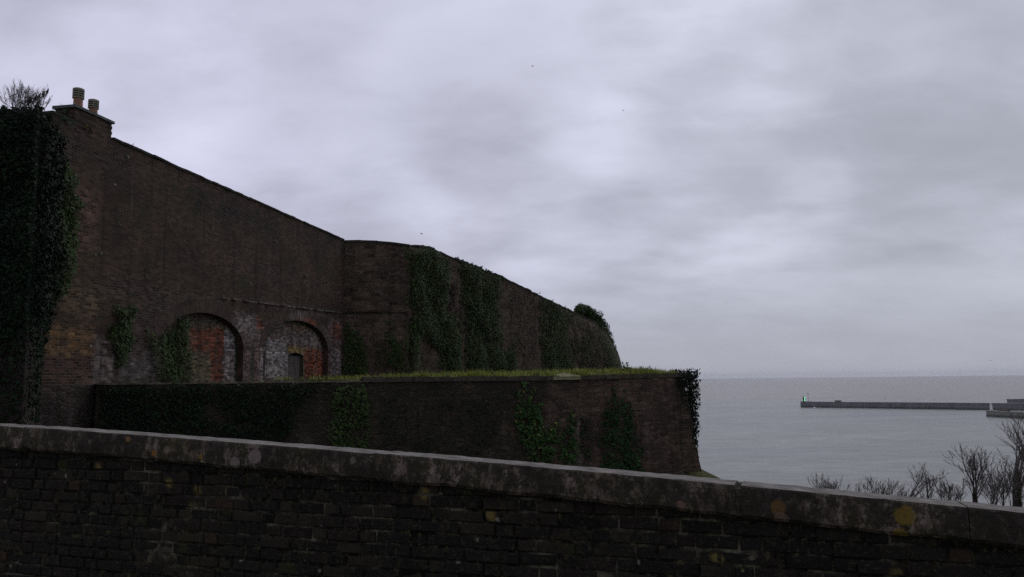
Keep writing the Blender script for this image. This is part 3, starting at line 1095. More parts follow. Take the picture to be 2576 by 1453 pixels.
# ------------------------------------------------------------------ foreground parapet: brick courses under a stone coping
par = empty('parapet_wall', (FP0.x, FP0.y, EYE - 1.65))
tag(par, 'dark lichen-spotted brick parapet with stone coping across the foreground', 'wall')
FR3 = Vector((FR.x, FR.y, 0)); FN3 = Vector((FNm.x, FNm.y, 0))


def par_top(s): return -0.4415 - 0.0540 * s - 0.0022 * s * s


def parP(s, z, off=0.0): return Vector((FP0.x, FP0.y, EYE + z)) + FR3 * s + FN3 * off


CT = 0.168
# coping slabs
cm, h = new_mat('stained_coping_stone')
oc = h.n('ShaderNodeTexCoord').outputs['Object']
ge = h.n('ShaderNodeNewGeometry')
n1 = h.noise(oc, 3.2, 8, 0.72)
n2 = h.noise(h.vmath('MULTIPLY', oc, (1.0, 1.0, 0.7)), 15.0, 8, 0.75)
n3 = h.noise(oc, 48.0, 5, 0.7)
cc = h.ramp(n1, [(0.32, (0.088, 0.074, 0.064)), (0.5, (0.150, 0.126, 0.114)), (0.68, (0.240, 0.205, 0.192))])
streak = h.noise(h.vmath('MULTIPLY', oc, (1.0, 1.0, 0.28)), 16.0, 8, 0.72)
cc = h.mix(h.ss(streak, 0.50, 0.60, 0.0, 0.75), cc, (0.36, 0.295, 0.30))
cc = h.mix(h.ss(n2, 0.44, 0.52, 0.0, 0.9), cc, (0.045, 0.045, 0.034))
cc = h.mix(h.ss(n3, 0.54, 0.62, 0.0, 0.8), cc, (0.026, 0.025, 0.023))
cc = h.mix(h.ss(h.noise(oc, 30, 6, 0.75), 0.56, 0.66, 0.0, 0.6), cc, (0.30, 0.27, 0.25))
cc = h.mix(h.ss(h.noise(oc, 5.0, 7, 0.75), 0.56, 0.66, 0.0, 0.6), cc, (0.085, 0.080, 0.036))
# black algae creeping up from the drip edge
ox, oy, oz = h.sep(oc)
cc = h.mix(h.math('MULTIPLY', h.ss(h.noise(oc, 1.6, 7, 0.7), 0.47, 0.56), h.ss(h.noise(oc, 22, 6, 0.75), 0.30, 0.52, 0.3, 0.85)), cc, (0.034, 0.033, 0.032))
# orange-yellow lichen discs
def discs(src, vec, sc, lo, hi, seedoff, colr, amt, lim=0.5):
    v = h.voro(h.vmath('ADD', vec, seedoff), sc)
    pick = h.ss(h.sep(v.outputs['Color'])[0], lim, lim + 0.02)
    wobd = h.math('ADD', v.outputs['Distance'], h.math('MULTIPLY', h.math('SUBTRACT', h.noise(vec, sc * 6, 4, 0.6), 0.5), 0.16))
    k = h.math('MULTIPLY', h.ss(wobd, hi, lo), pick)
    return h.mix(h.math('MULTIPLY', k, amt), src, colr)
def lichen(src, px, py, rpx, colr, amt):
    d = ray(px, py); d2 = Vector((d.x, d.y))
    q0 = FP0 + FNm * 0.058
    t = ((q0 - Vector((0, 0))).dot(FNm)) / d2.dot(FNm)
    p = Vector((0, 0, EYE)) + d * t
    r_ = rpx * p.y / F
    dd = h.vmath('LENGTH', h.vmath('SUBTRACT', oc, tuple(p)))
    dd = h.math('ADD', dd, h.math('MULTIPLY', h.math('SUBTRACT', h.noise(oc, 28, 5, 0.65), 0.5), r_ * 1.1))
    k = h.math('MULTIPLY', h.ss(dd, r_ * 1.05, r_ * 0.8), h.ss(h.noise(oc, 55, 4, 0.6), 0.25, 0.55, amt * 0.55, amt))
    return h.mix(k, src, colr)
for args in ((2275, 1298, 25, (0.23, 0.165, 0.040), .95), (2265, 1350, 21, (0.23, 0.17, 0.05), .9), (1958, 1278, 19, (0.19, 0.115, 0.045), .8),
             (1712, 1270, 11, (0.24, 0.17, 0.14), .8), (322, 1106, 8, (0.30, 0.18, 0.09), .9), (388, 1140, 9, (0.30, 0.16, 0.05), .9), (505, 1150, 7, (0.28, 0.20, 0.06), .9), (463, 1125, 6, (.28, .2, .1), .6),
             (590, 1165, 16, (0.36, 0.31, 0.34), .7), (640, 1150, 20, (0.36, 0.30, 0.34), .7), (1965, 1310, 20, (0.20, .15, .13), .6)):
    cc = lichen(cc, *args)
cc = discs(cc, oc, 6.0, 0.10, 0.20, (0.3, 5.4, 0.7), (0.30, 0.26, 0.25), 0.6, 0.72)
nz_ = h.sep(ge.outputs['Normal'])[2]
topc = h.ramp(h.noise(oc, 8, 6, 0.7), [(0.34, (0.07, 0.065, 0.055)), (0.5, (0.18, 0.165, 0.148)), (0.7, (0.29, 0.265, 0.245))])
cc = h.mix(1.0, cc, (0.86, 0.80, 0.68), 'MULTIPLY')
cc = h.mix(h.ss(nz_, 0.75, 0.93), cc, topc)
hh = h.math('ADD', h.math('MULTIPLY', n2, 0.6), h.math('MULTIPLY', n3, 0.5))
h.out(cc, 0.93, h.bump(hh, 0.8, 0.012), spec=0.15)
seams = [-7.0, -5.0]
def s_at(px):
    d = ray(px, 1100); d2 = Vector((d.x, d.y))
    # intersect plan ray with wall line
    den = d2.x * FR.y - d2.y * FR.x
    return (FP0.y * d2.x - FP0.x * d2.y) / (-den)
seams += [s_at(x) for x in (75, 950, 1852, 2415)] + [5.4, 7.4]
print('SEAMS', seams)
for i in range(len(seams) - 1):
    s0, s1 = seams[i] + (0.004 if i != 4 else 0.016), seams[i + 1] - (0.0 if i + 1 != 4 else 0.016)
    b = MB()
    dz0 = random.uniform(-0.006, 0.006)
    m = max(4, int((s1 - s0) / 0.035))
    prof = [(-0.25, -CT), (0.035, -CT), (0.055, -CT + 0.02), (0.06, -CT * 0.6), (0.058, -0.03), (0.055, -0.010), (0.049, -0.001), (0.02, -0.001), (-0.15, -0.008), (-0.23, -0.012), (-0.25, -0.03), (-0.25, -CT)]
    Pc = []
    for k in range(m + 1):
        s = s0 + (s1 - s0) * k / m
        row = []
        endf = 1.0 if 0 < k < m else 0.0
        for (o_, z_) in prof:
            p = parP(s, par_top(s) + z_ + dz0, o_)
            f = fbm((s * 3.0, o_ * 3, z_ * 8 + i * 7.1), 2.2, 4)
            f2 = fbm((s * 2.0, 3.3 + i, z_ * 3), 9.0, 3)
            p += FN3 * (0.003 * f + 0.003 * f2) + Vector((0, 0, 0.002 * f + (0.003 * f2 if z_ > -0.04 else 0.012 * fbm((s, 0, i), 3.0)))) 
            row.append(p - FR3 * 0.0)
        Pc.append(row)
    b.grid(Pc, flip=True)
    b.face([p for p in Pc[0][:-1]]); b.face([p for p in reversed(Pc[-1][:-1])])
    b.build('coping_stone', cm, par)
# bricks, laid level in Flemish-like bond, stepping down along the coping
bmats = []
bmt, h = new_mat('sooty_brick')
oc = h.n('ShaderNodeTexCoord').outputs['Object']
ge = h.n('ShaderNodeNewGeometry')
rp = ge.outputs['Random Per Island']
cc = h.ramp(rp, [(0.0, (0.007, 0.006, 0.006)), (0.35, (0.014, 0.011, 0.009)), (0.65, (0.024, 0.018, 0.014)), (0.88, (0.034, 0.028, 0.018)), (0.97, (0.048, 0.040, 0.024)), (1.0, (0.062, 0.028, 0.018))])
cc = h.mix(h.ss(h.noise(oc, 2.0, 6, 0.65, 0.4), 0.38, 0.60, 0.0, 0.8), cc, (0.016, 0.014, 0.013))
cc = h.mix(h.ss(h.noise(oc, 26, 6, 0.75), 0.52, 0.64, 0.0, 0.75), cc, (0.046, 0.044, 0.026))
cc = h.mix(h.ss(h.noise(oc, 60, 4, 0.7), 0.58, 0.68, 0.0, 0.65), cc, (0.075, 0.070, 0.045))
cc = h.mix(h.ss(h.noise(oc, 4.5, 6, 0.7), 0.56, 0.72, 0.0, 0.7), cc, (0.042, 0.042, 0.015))
def discs2(src, sc, lo, hi, off, colr, amt, lim):
    v = h.voro(h.vmath('ADD', oc, off), sc)
    pick = h.ss(h.sep(v.outputs['Color'])[0], lim, lim + 0.02)
    wobd = h.math('ADD', v.outputs['Distance'], h.math('MULTIPLY', h.math('SUBTRACT', h.noise(oc, sc * 5, 4, 0.65), 0.5), 0.3))
    return h.mix(h.math('MULTIPLY', h.math('MULTIPLY', h.ss(wobd, hi, lo), pick), amt), src, colr)
cc = discs2(cc, 5.0, 0.06, 0.24, (1.1, 0.2, 4.0), (0.19, 0.145, 0.045), 0.9, 0.74)
cc = discs2(cc, 9.0, 0.05, 0.16, (7.1, 0.2, 2.0), (0.23, 0.22, 0.18), 0.8, 0.86)
cc = discs2(cc, 14.0, 0.05, 0.15, (3.1, 4.2, 2.0), (0.20, 0.17, 0.07), 0.8, 0.88)
h.out(cc, 0.9, h.bump(h.math('ADD', h.noise(oc, 30, 5, 0.7), h.math('MULTIPLY', h.noise(oc, 9, 3), 0.7)), 0.8, 0.010), spec=0.2)
mmt, h = new_mat('old_mortar')
oc = h.n('ShaderNodeTexCoord').outputs['Object']
cc = h.ramp(h.noise(oc, 3.0, 6, 0.7, 0.4), [(0.46, (0.009, 0.008, 0.007)), (0.56, (0.045, 0.042, 0.030)), (0.68, (0.19, 0.175, 0.13))])
cc = h.mix(h.ss(h.noise(oc, 26, 4, 0.7), 0.52, 0.66, 0, 0.5), cc, (0.13, 0.115, 0.055))
h.out(cc, 0.95, h.bump(h.noise(oc, 40, 4, 0.7), 0.8, 0.008), spec=0.1)
b = MB()
S0, S1 = -6.8, 7.2
row = 0
z = -1.66
while z < par_top(S0):
    s = S0 + (0.0 if row % 2 else -0.085)
    k = row % 2
    while s < S1:
        L = (0.215 if (k % 2 == 0) else 0.103) + random.uniform(-0.008, 0.008)
        if random.random() < 0.05: L = 0.16
        hgt = 0.0635 + random.uniform(-0.004, 0.004)
        if z + 0.02 < par_top(s + L / 2) - CT + 0.06:
            pr = random.uniform(-0.004, 0.007) + 0.006 * fbm((s, z, 0), 1.4)
            o_ = parP(s, z + random.uniform(-.002, .002) + 0.008 * fbm((s * 0.6, z, 1), 1.0), -0.10)
            # chamfered brick: two nested boxes read as a worn arris
            bb = len(b.v)
            dep = 0.10 + pr
            c = 0.007
            fs = [(0, 0, 0), (L, 0, 0), (L, 0, hgt), (0, 0, hgt)]
            j = lambda: random.uniform(-0.003, 0.003)
            r0 = [o_ + FR3 * a + Vector((0, 0, e)) for a, _, e in fs]
            r1 = [p + FN3 * (dep - c) + FR3 * j() + Vector((0, 0, j())) for p in r0]
            ctr = sum(r0, Vector()) / 4
            r2 = []
            for p in r0:
                q = p + FN3 * (dep + j() * 0.5)
                q += FR3 * (c if (p - ctr).dot(FR3) < 0 else -c) + Vector((0, 0, c if p.z < ctr.z else -c))
                r2.append(q)
            b.v += [tuple(p) for p in r0 + r1 + r2]
            for a in range(4):
                d_ = (a + 1) % 4
                for lv in (0, 4):
                    b.f.append((bb + lv + a, bb + lv + d_, bb + lv + 4 + d_, bb + lv + 4 + a)); b.uv.append([(0, 0)] * 4); b.mi.append(0)
            b.f.append((bb + 8, bb + 9, bb + 10, bb + 11)); b.uv.append([(0, 0)] * 4); b.mi.append(0)
        s += L + 0.011
        k += 1
    z += 0.0755
    row += 1
b.build('brickwork', bmt, par)
b = MB()
Pm, nS = [], 140
for i in range(nS + 1):
    s = S0 + (S1 - S0) * i / nS
    Pm.append([parP(s, -1.7 + (par_top(s) - CT + 0.03 + 1.7) * j / 16, -0.006 + 0.006 * fbm((s, j * 0.2, 5), 6.0)) for j in range(17)])
b.grid(Pm)
Pm2 = [[parP(S0 + (S1 - S0) * i / 10, -4.5, -0.28), parP(S0 + (S1 - S0) * i / 10, par_top(S0 + (S1 - S0) * i / 10) - CT + 0.02, -0.28)] for i in range(11)]
b.grid(Pm2, flip=True)
for sm in seams[2:-1]:
    b.box(parP(sm - 0.05, par_top(sm) - CT + .01, -0.28), FR3 * 0.1, FN3 * 0.315, Vector((0, 0, CT - 0.03)))
b.build('mortar', mmt, par)

# ------------------------------------------------------------------ ivy and plants
def leaf_mesh(name, C, Nn, T, S):
    """C centres, Nn facing, T tip direction, S sizes -> mesh of folded, lobed leaves"""
    n = len(C)
    C = np.asarray(C); Nn = np.asarray(Nn); T = np.asarray(T); S = np.asarray(S)[:, None]
    T = T - Nn * (T * Nn).sum(1, keepdims=True)
    T /= np.linalg.norm(T, axis=1, keepdims=True) + 1e-9
    B = np.cross(Nn, T)
    shp = [(0, -0.42, 0), (0.50, -0.22, 0.10), (0.30, 0.16, 0.06), (0, 0.62, -0.06), (-0.30, 0.16, 0.06), (-0.50, -0.22, 0.10)]
    V = np.stack([C + (B * x + T * y + Nn * z) * S for x, y, z in shp], 1).reshape(-1, 3)
    base = np.arange(n)[:, None] * 6
    q1 = base + np.array([[0, 1, 2, 3]]); q2 = base + np.array([[0, 3, 4, 5]])
    Fc = np.concatenate([q1, q2], 1).reshape(-1)
    me = bpy.data.meshes.new(name)
    me.vertices.add(n * 6); me.vertices.foreach_set('co', V.reshape(-1))
    me.loops.add(n * 8); me.loops.foreach_set('vertex_index', Fc.astype(np.int32))
    me.polygons.add(n * 2)
    me.polygons.foreach_set('loop_start', np.arange(n * 2, dtype=np.int32) * 4)
    me.update(calc_edges=True)
    me.validate()
    return me


def inpoly(x, y, poly):
    c = False
    j = len(poly) - 1
    for i in range(len(poly)):
        xi, yi = poly[i]; xj, yj = poly[j]
        if (yi > y) != (yj > y) and x < (xj - xi) * (y - yi) / (yj - yi) + xi: c = not c
        j = i
    return c


def edge_dist(x, y, poly):
    best = 1e9
    for i in range(len(poly)):
        ax, ay = poly[i]; bx, by = poly[(i + 1) % len(poly)]
        dx_, dy_ = bx - ax, by - ay
        t = max(0, min(1, ((x - ax) * dx_ + (y - ay) * dy_) / (dx_ * dx_ + dy_ * dy_ + 1e-9)))
        best = min(best, math.hypot(x - ax - t * dx_, y - ay - t * dy_))
    return best


BV = {'main': main_mb.bvh(), 'tower': tower_mb.bvh(), 'bast': bast_mb.bvh(), 'outer': outer_mb.bvh(), 'plinth': plinth_mb.bvh(), 'stack': stack_mb.bvh(), 'inf1': inf1_mb.bvh()}


def ivy(poly, surf, per_m2, size, thick, mat, label, soft=16, clump=1.2, stems=6, hole=0.0, name='ivy', group=None, srad=.018):
    """leaves rooted on the wall surfaces inside an outline, thinning to its edge, with stems"""
    xs_ = [p[0] for p in poly]; ys_ = [p[1] for p in poly]
    x0, x1, y0, y1 = min(xs_), max(xs_), min(ys_), max(ys_)
    o = Vector((0, 0, EYE))
    # area estimate
    hits = []
    tries, area, cnt = 0, 0.0, 0
    pix = (x1 - x0) * (y1 - y0)
    probe = 400
    def cast(x, y):
        d = ray(x, y)
        best = None
        for s in surf:
            r_ = BV[s].ray_cast(o, d)
            if r_[0] is not None and (best is None or r_[3] < best[3]): best = r_
        if best is None: return None
        nn = best[1]
        if nn.dot(d) > 0: nn = -nn
        return best[0], nn, best[3], max(0.3, -nn.dot(d))
    wmax = 0
    for _ in range(probe):
        x, y = random.uniform(x0, x1), random.uniform(y0, y1)
        if not inpoly(x, y, poly): continue
        h_ = cast(x, y)
        if h_ is None: continue
        wgt = h_[2] ** 2 / h_[3] / F ** 2
        area += wgt * pix / probe
        wmax = max(wmax, wgt)
    want = int(area * per_m2)
    C, N_, T_, S_ = [], [], [], []
    first = None
    k = 0
    while len(C) < want and k < want * 60:
        k += 1
        x, y = random.uniform(x0, x1), random.uniform(y0, y1)
        jx = x + 14 * mnoise.noise(Vector((x * .03, y * .03, 1.0))); jy = y + 14 * mnoise.noise(Vector((x * .03, y * .03, 9.0)))
        if not inpoly(jx, jy, poly): continue
        e = edge_dist(jx, jy, poly) / soft
        if random.random() > 0.12 + e: continue
        h_ = cast(x, y)
        if h_ is None: continue
        if random.random() > (h_[2] ** 2 / h_[3] / F ** 2) / (wmax * 1.02): continue
        p, nn, dd, _ = h_
        cl_ = 0.5 + 0.5 * fbm(tuple(p), clump, 3)
        if hole and cl_ < hole * random.uniform(0.6, 1.2): continue
        out_ = thick * min(1.0, 0.25 + e) * (0.15 + 1.1 * max(0, cl_)) * random.random() ** 0.55
        p2 = p + nn * (0.02 + out_) + Vector((0, 0, -0.3 * out_ * random.random()))
        rv = Vector((random.gauss(0, 1), random.gauss(0, 1), random.gauss(0, 1)))
        f_ = (nn * 0.9 + Vector((0, 0, 0.55)) + rv * 0.34).normalized()
        tip = Vector((random.gauss(0, .45), random.gauss(0, .45), -1.0 + random.gauss(0, .3)))
        C.append(p2); N_.append(f_); T_.append(tip); S_.append(size * (0.5 + 1.1 * random.random() ** 1.6))
    root = empty(name, C[0] if C else (0, 0, EYE))
    tag(root, label, 'ivy', group)
    link('leaves', leaf_mesh('leaves', C, N_, T_, S_), mat, root)
    if stems:
        b = MB()
        made = 0
        for _ in range(stems * 6):
            if made >= stems: break
            x = random.uniform(x0, x1); y = random.uniform((y0 + y1) / 2, y1)
            if not inpoly(x, y, poly): continue
            pts, rr = [], []
            yy, xx = y, x
            for s in range(26):
                if not inpoly(xx, yy, poly) and s > 4: break
                h_ = cast(xx, yy)
                if h_ is None: break
                if pts and (h_[0] - pts[-1]).length > 1.2: break
                pts.append(h_[0] + h_[1] * 0.02); rr.append(srad * (1 - s / 30))
                yy -= (y1 - y0) / 26 * random.uniform(0.7, 1.3); xx += random.gauss(0, 2.2)
            if len(pts) > 3:
                b.tube(pts, rr, 4); made += 1
        if made: b.build('stem', M_STEM, root)
    return root


def Z2(l): return [(x * .3267, 632.8 + y * .3267) for x, y in l]
def Z4(l): return [(791 + x * .3071, 569.6 + y * .3071) for x, y in l]
def Z5(l): return [(949.3 + x * .3378, 870.3 + y * .3378) for x, y in l]


ivy([(-80, 262), (60, 264), (122, 276), (134, 380), (176, 430), (188, 485), (196, 534), (184, 592), (173, 660), (157, 728), (131, 764), (101, 790), (70, 812), (40, 850), (-80, 860)],
    ('tower',), 520, 0.075, 0.42, M_IVYD, 'thick near-black ivy covering the tower at far left', soft=10, clump=0.9, stems=6)  # darker leaf than on the lit ivy beside it: shade put into the colour
ivy([(100, 290), (126, 290), (136, 380), (176, 430), (188, 485), (196, 534), (184, 592), (173, 660), (157, 728), (131, 764), (101, 790)],
    ('main',), 520, 0.075, 0.45, M_IVYM, 'bulging green ivy on the near end of the brick wall beside the tower', soft=14, clump=0.9, stems=4)
C, N_, T_, S_ = [], [], [], []
for _ in range(7000):
    zv = random.uniform(-3.2, TTOP + 0.1); t = random.random() ** 1.3
    p = T1.lerp(T2, t)
    k_ = 0.5 + 0.5 * fbm((t * 2, zv, 3.0), 0.9)
    full = min(1, max(0.18, (zv - 0.6) / 1.6))
    g_ = (0.10 + 0.75 * k_ * random.random() ** 0.7) * full * (0.6 + 0.4 * t)
    if zv < 0.6 and random.random() > 0.55: continue
    C.append(Vector((p.x + (0.5 + 0.45 * t) * g_ - 0.12 * (1 - t) * random.random(), p.y - (0.85 - 0.6 * t) * g_, EYE + zv)))
    N_.append((Vector((0.75, -0.6, 0.45)) + Vector((random.gauss(0, .35), random.gauss(0, .35), random.gauss(0, .3)))).normalized())
    T_.append(Vector((random.gauss(0, .45), random.gauss(0, .45), -1))); S_.append(0.075 * random.uniform(.6, 1.3))
root = tag(empty('ivy', (T1.x, T1.y, EYE)), 'shaded ivy in the inner corner between the tower and the brick wall', 'ivy')
link('leaves', leaf_mesh('leaves', C, N_, T_, S_), M_IVYD, root)  # dark leaf colour carries the shade of this corner
ivy([(-80, 850), (40, 840), (92, 800), (98, 960), (60, 1075), (-80, 1075)], ('tower',), 120, 0.075, 0.2, M_IVYD, 'thin ivy on the dark foot of the tower, below the main ivy mass', soft=30, hole=0.35)
ivy([(138, 286), (165, 278), (192, 292), (190, 316), (160, 318), (142, 310)], ('stack', 'main'), 220, 0.06, 0.16, M_IVY, 'small dark ivy tuft on the left side of the chimney', soft=8, stems=2)
ivy([(205, 300), (232, 318), (228, 345), (206, 335)], ('stack', 'main'), 120, 0.05, 0.08, M_IVYO, 'sparse tuft of creeper on the brick face below the chimney pots', soft=8, stems=1)
ivy(Z2([(860, 400), (930, 420), (1050, 390), (1010, 600), (1020, 760), (940, 880), (900, 905), (830, 700), (805, 535), (870, 560)]),
    ('main',), 460, 0.068, 0.2, M_IVYM, 'heart-shaped clump of ivy hanging between the tower and the wide arch', soft=9, stems=4)
ivy(Z2([(1095, 565), (1190, 690), (1270, 600), (1420, 490), (1455, 760), (1455, 1010), (1190, 1010), (1190, 850), (1120, 720)]),
    ('main', 'inf1'), 420, 0.07, 0.3, M_IVYM, 'ivy clump covering the left side of the wide arch', soft=9, stems=5)
# little tufts rooted in the brick joints
tufts = [(300, 560), (372, 700), (420, 555), (626, 712), (318, 398), (530, 570), (695, 610), (245, 640), (770, 690), (400, 780)]
for (x, y) in tufts:
    ivy([(x - 7, y - 5), (x + 4, y - 8), (x + 8, y + 4), (x - 3, y + 9)], ('main',), 170, 0.05, 0.1, M_WEED, 'tiny green tuft rooted in a joint of the plain brick face above the arches', soft=5, stems=0, name='wall_tuft', group='tufts growing in the brick wall')
ivy(Z4([(240, 770), (330, 850), (430, 930), (440, 1000), (420, 1215), (215, 1215), (210, 1080), (240, 950)]), ('bast', 'main'), 330, 0.08, 0.18, M_IVYM, 'ivy at the foot of the corner between the brick wall and the bastion', soft=9)
ivy(Z4([(530, 800), (590, 755), (645, 770), (680, 960), (740, 900), (765, 1215), (600, 1215), (590, 960)]), ('bast',), 260, 0.08, 0.14, M_IVYM, 'thin ivy low on the flat face of the bastion', soft=14, hole=0.45)
ivy(Z4([(730, 170), (880, 138), (1000, 180), (1090, 262), (1105, 500), (1070, 700), (1180, 720), (1215, 1215), (1050, 1215), (1000, 1050), (900, 960), (860, 900), (830, 1215), (770, 1215), (745, 900), (770, 700), (740, 300)]),
    ('bast',), 420, 0.085, 0.40, M_IVYM, 'tall dense ivy curtain on the near corner of the bastion', soft=17, clump=0.7, stems=10)
ivy(Z4([(1165, 275), (1240, 270), (1330, 300), (1440, 362), (1535, 425), (1510, 700), (1540, 1000), (1640, 960), (1650, 1215), (1235, 1215), (1220, 900), (1190, 600)]),
    ('bast',), 330, 0.09, 0.36, M_IVYM, 'broad dark ivy curtain in the middle of the bastion', soft=18, clump=0.7, stems=9)
ivy(Z4([(1060, 440), (1160, 420), (1190, 620), (1220, 900), (1120, 860), (1060, 700)]), ('bast',), 90, 0.09, 0.12, M_DRY, 'brownish withered creeper between the two big ivy curtains', soft=20, hole=0.35)
ivy(Z4([(1840, 556), (1960, 596), (2040, 648), (2120, 715), (2070, 900), (2135, 1200), (1850, 1200), (1825, 900)]), ('bast',), 210, 0.10, 0.25, M_IVYM, 'narrow ivy curtain towards the seaward end of the bastion', soft=18, clump=0.6)
ivy(Z4([(2080, 720), (2320, 815), (2400, 1200), (2110, 1200), (2070, 950)]), ('bast',), 130, 0.09, 0.14, M_IVYO, 'olive creeper streaks at the seaward end of the bastion', soft=18, hole=0.42)
ivy(Z4([(2300, 800), (2360, 760), (2420, 930), (2500, 1200), (2380, 1200)]), ('bast',), 170, 0.11, 0.5, M_IVYM, 'ivy on the rounded seaward edge of the bastion', soft=6)
ivy(Z4([(430, 930), (560, 860), (760, 900), (1000, 1000), (1060, 1215), (430, 1215)]), ('bast',), 60, 0.075, 0.10, M_IVYO, 'thin mossy creeper low on the bastion between the ivy patches', soft=30, hole=0.45, stems=3)
ivy(Z4([(1520, 440), (1830, 560), (1840, 1215), (1640, 1215), (1530, 900)]), ('bast',), 36, 0.08, 0.09, M_IVYO, 'sparse olive creeper on the bare stone between the middle and narrow ivy curtains', soft=30, hole=0.5, stems=3)
# ditch wall
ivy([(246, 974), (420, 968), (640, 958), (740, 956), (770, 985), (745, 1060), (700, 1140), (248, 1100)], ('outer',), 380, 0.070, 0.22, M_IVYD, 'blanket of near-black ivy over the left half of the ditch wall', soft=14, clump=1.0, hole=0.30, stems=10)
ivy([(690, 962), (840, 958), (835, 1000), (790, 1010), (720, 1000)], ('outer',), 120, 0.07, 0.14, M_IVYD, 'ragged strip of ivy hanging under the ditch wall capping', soft=12, hole=0.3, stems=3)
ivy([(838, 985), (880, 962), (925, 985), (930, 1060), (925, 1150), (820, 1135), (826, 1050)], ('outer',), 300, 0.075, 0.17, M_IVYM, 'narrow upright ivy patch near the middle of the ditch wall', soft=12, hole=0.28, stems=4)
ivy([(940, 975), (1090, 970), (1280, 980), (1290, 1150), (1100, 1160), (935, 1140)], ('outer',), 46, 0.06, 0.06, M_IVYD, 'sparse dark creeper and moss on the middle of the ditch wall', soft=40, hole=0.5, stems=5)
ivy(Z5([(1020, 262), (1050, 250), (1120, 262), (1140, 330), (1180, 280), (1215, 300), (1212, 400), (1235, 560), (1262, 640), (1300, 570), (1345, 540), (1375, 640), (1420, 500), (1470, 480), (1500, 590), (1515, 900), (1150, 890), (1090, 780), (1015, 690), (1000, 540)]),
    ('outer',), 215, 0.092, 0.17, M_IVYG, 'bright green and yellowing ivy below the corner capstone of the ditch wall', soft=22, clump=2.0, hole=0.36, stems=14, srad=.022)
ivy(Z5([(1690, 520), (1705, 330), (1735, 500), (1768, 250), (1800, 430), (1835, 300), (1850, 440), (1885, 400), (1900, 520), (1925, 620), (1945, 640), (1975, 760), (2015, 980), (1640, 980), (1645, 820), (1690, 760), (1640, 560), (1672, 620)]),
    ('outer',), 260, 0.085, 0.16, M_IVY, 'dark green ivy patch on the right-hand face of the ditch wall', soft=24, clump=2.0, hole=0.36, stems=16, srad=.022)
ivy(Z5([(1500, 540), (1590, 540), (1600, 860), (1510, 880)]), ('outer',), 80, 0.085, 0.06, M_IVY, 'stringy ivy strands between the two green patches of the ditch wall', soft=14, clump=3.0, hole=0.5, stems=14, srad=.022)
ivy(Z5([(1640, 560), (1780, 300), (1800, 460), (1720, 900), (1650, 900)]), ('outer',), 26, 0.08, 0.05, M_IVY, 'almost leafless hanging ivy stems on the right-hand face of the ditch wall', soft=14, stems=22, hole=0.5, srad=.024)

# ivy overhanging the seaward corner of the ditch wall, grown round the corner in the open
cpts = CORNER
C, N_, T_, S_ = [], [], [], []
topc_ = cpts[-1]
for _ in range(4200):
    t = random.random() ** 1.25
    zv = t * 3.0 - 0.14
    p = topc_ - Vector((0, 0, zv)) + Vector((1, -0.55, 0)) * (0.12 * zv)
    wdt = 0.62 * max(0.08, 1 - zv / 3.0) * (1.0 + 0.5 * fbm((0, 0, zv), 2.6))
    g_ = Vector((random.uniform(-0.35, 1.0) * max(0.06, wdt), random.uniform(-0.3, 2.0) * 0.5, 0.16 * random.uniform(-1, 1)))
    C.append(p + g_)
    f_ = (Vector((0.7, -0.6, 0.5)) + Vector((random.gauss(0, .5), random.gauss(0, .5), random.gauss(0, .5)))).normalized()
    N_.append(f_); T_.append(Vector((random.gauss(0, .5), random.gauss(0, .5), -1))); S_.append(random.uniform(0.06, 0.11))
root = tag(empty('ivy', topc_), 'ivy overhanging the seaward corner of the ditch wall against the sea', 'ivy')
link('leaves', leaf_mesh('leaves', C, N_, T_, S_), M_IVYD, root)
b = MB()
for _ in range(16):
    a = topc_ + Vector((random.uniform(-.1, .3), random.uniform(0, .4), random.uniform(-.1, .1)))
    pts = [a]
    for s in range(9):
        pts.append(pts[-1] + Vector((0.03 + random.gauss(0, .03), random.gauss(0, .03), -random.uniform(.12, .26))))
    b.tube(pts, [0.010 - 0.0008 * i for i in range(10)], 4)
b.build('stem', M_STEM, root)

# bush on the far seaward end of the bastion
def bush(pts, n, size, mat, label, name='bush', cat='bush'):
    C, N_, T_, S_ = [], [], [], []
    for _ in range(n):
        c, r_ = random.choice(pts)
        d = Vector((random.gauss(0, 1), random.gauss(0, 1), random.gauss(0, 1))).normalized()
        rr = r_ * (random.random() ** 0.35) * (0.8 + 0.35 * fbm(tuple(Vector(c) + d * r_), 1.1))
        C.append(Vector(c) + Vector((d.x * rr, d.y * rr, d.z * rr)))
        N_.append((d + Vector((0, 0, .4)) + Vector((random.gauss(0, .4), random.gauss(0, .4), random.gauss(0, .4)))).normalized())
        T_.append(d + Vector((random.gauss(0, .5), random.gauss(0, .5), -0.3))); S_.append(size * random.uniform(.6, 1.3))
    root = tag(empty(name, pts[0][0]), label, cat)
    link('foliage', leaf_mesh('foliage', C, N_, T_, S_), mat, root)
    b = MB()
    for c, r_ in pts:
        for _ in range(5):
            e = Vector(c) + Vector((random.gauss(0, 1), random.gauss(0, 1), random.uniform(.2, 1))).normalized() * r_ * 1.05
            s = Vector(c) - Vector((0, 0, r_ * 0.9))
            b.tube([s, s.lerp(e, .5) + Vector((random.gauss(0, .08), 0, 0)), e], [0.04, 0.025, 0.008], 4)
    b.build('stem', M_STEM, root)
    return root


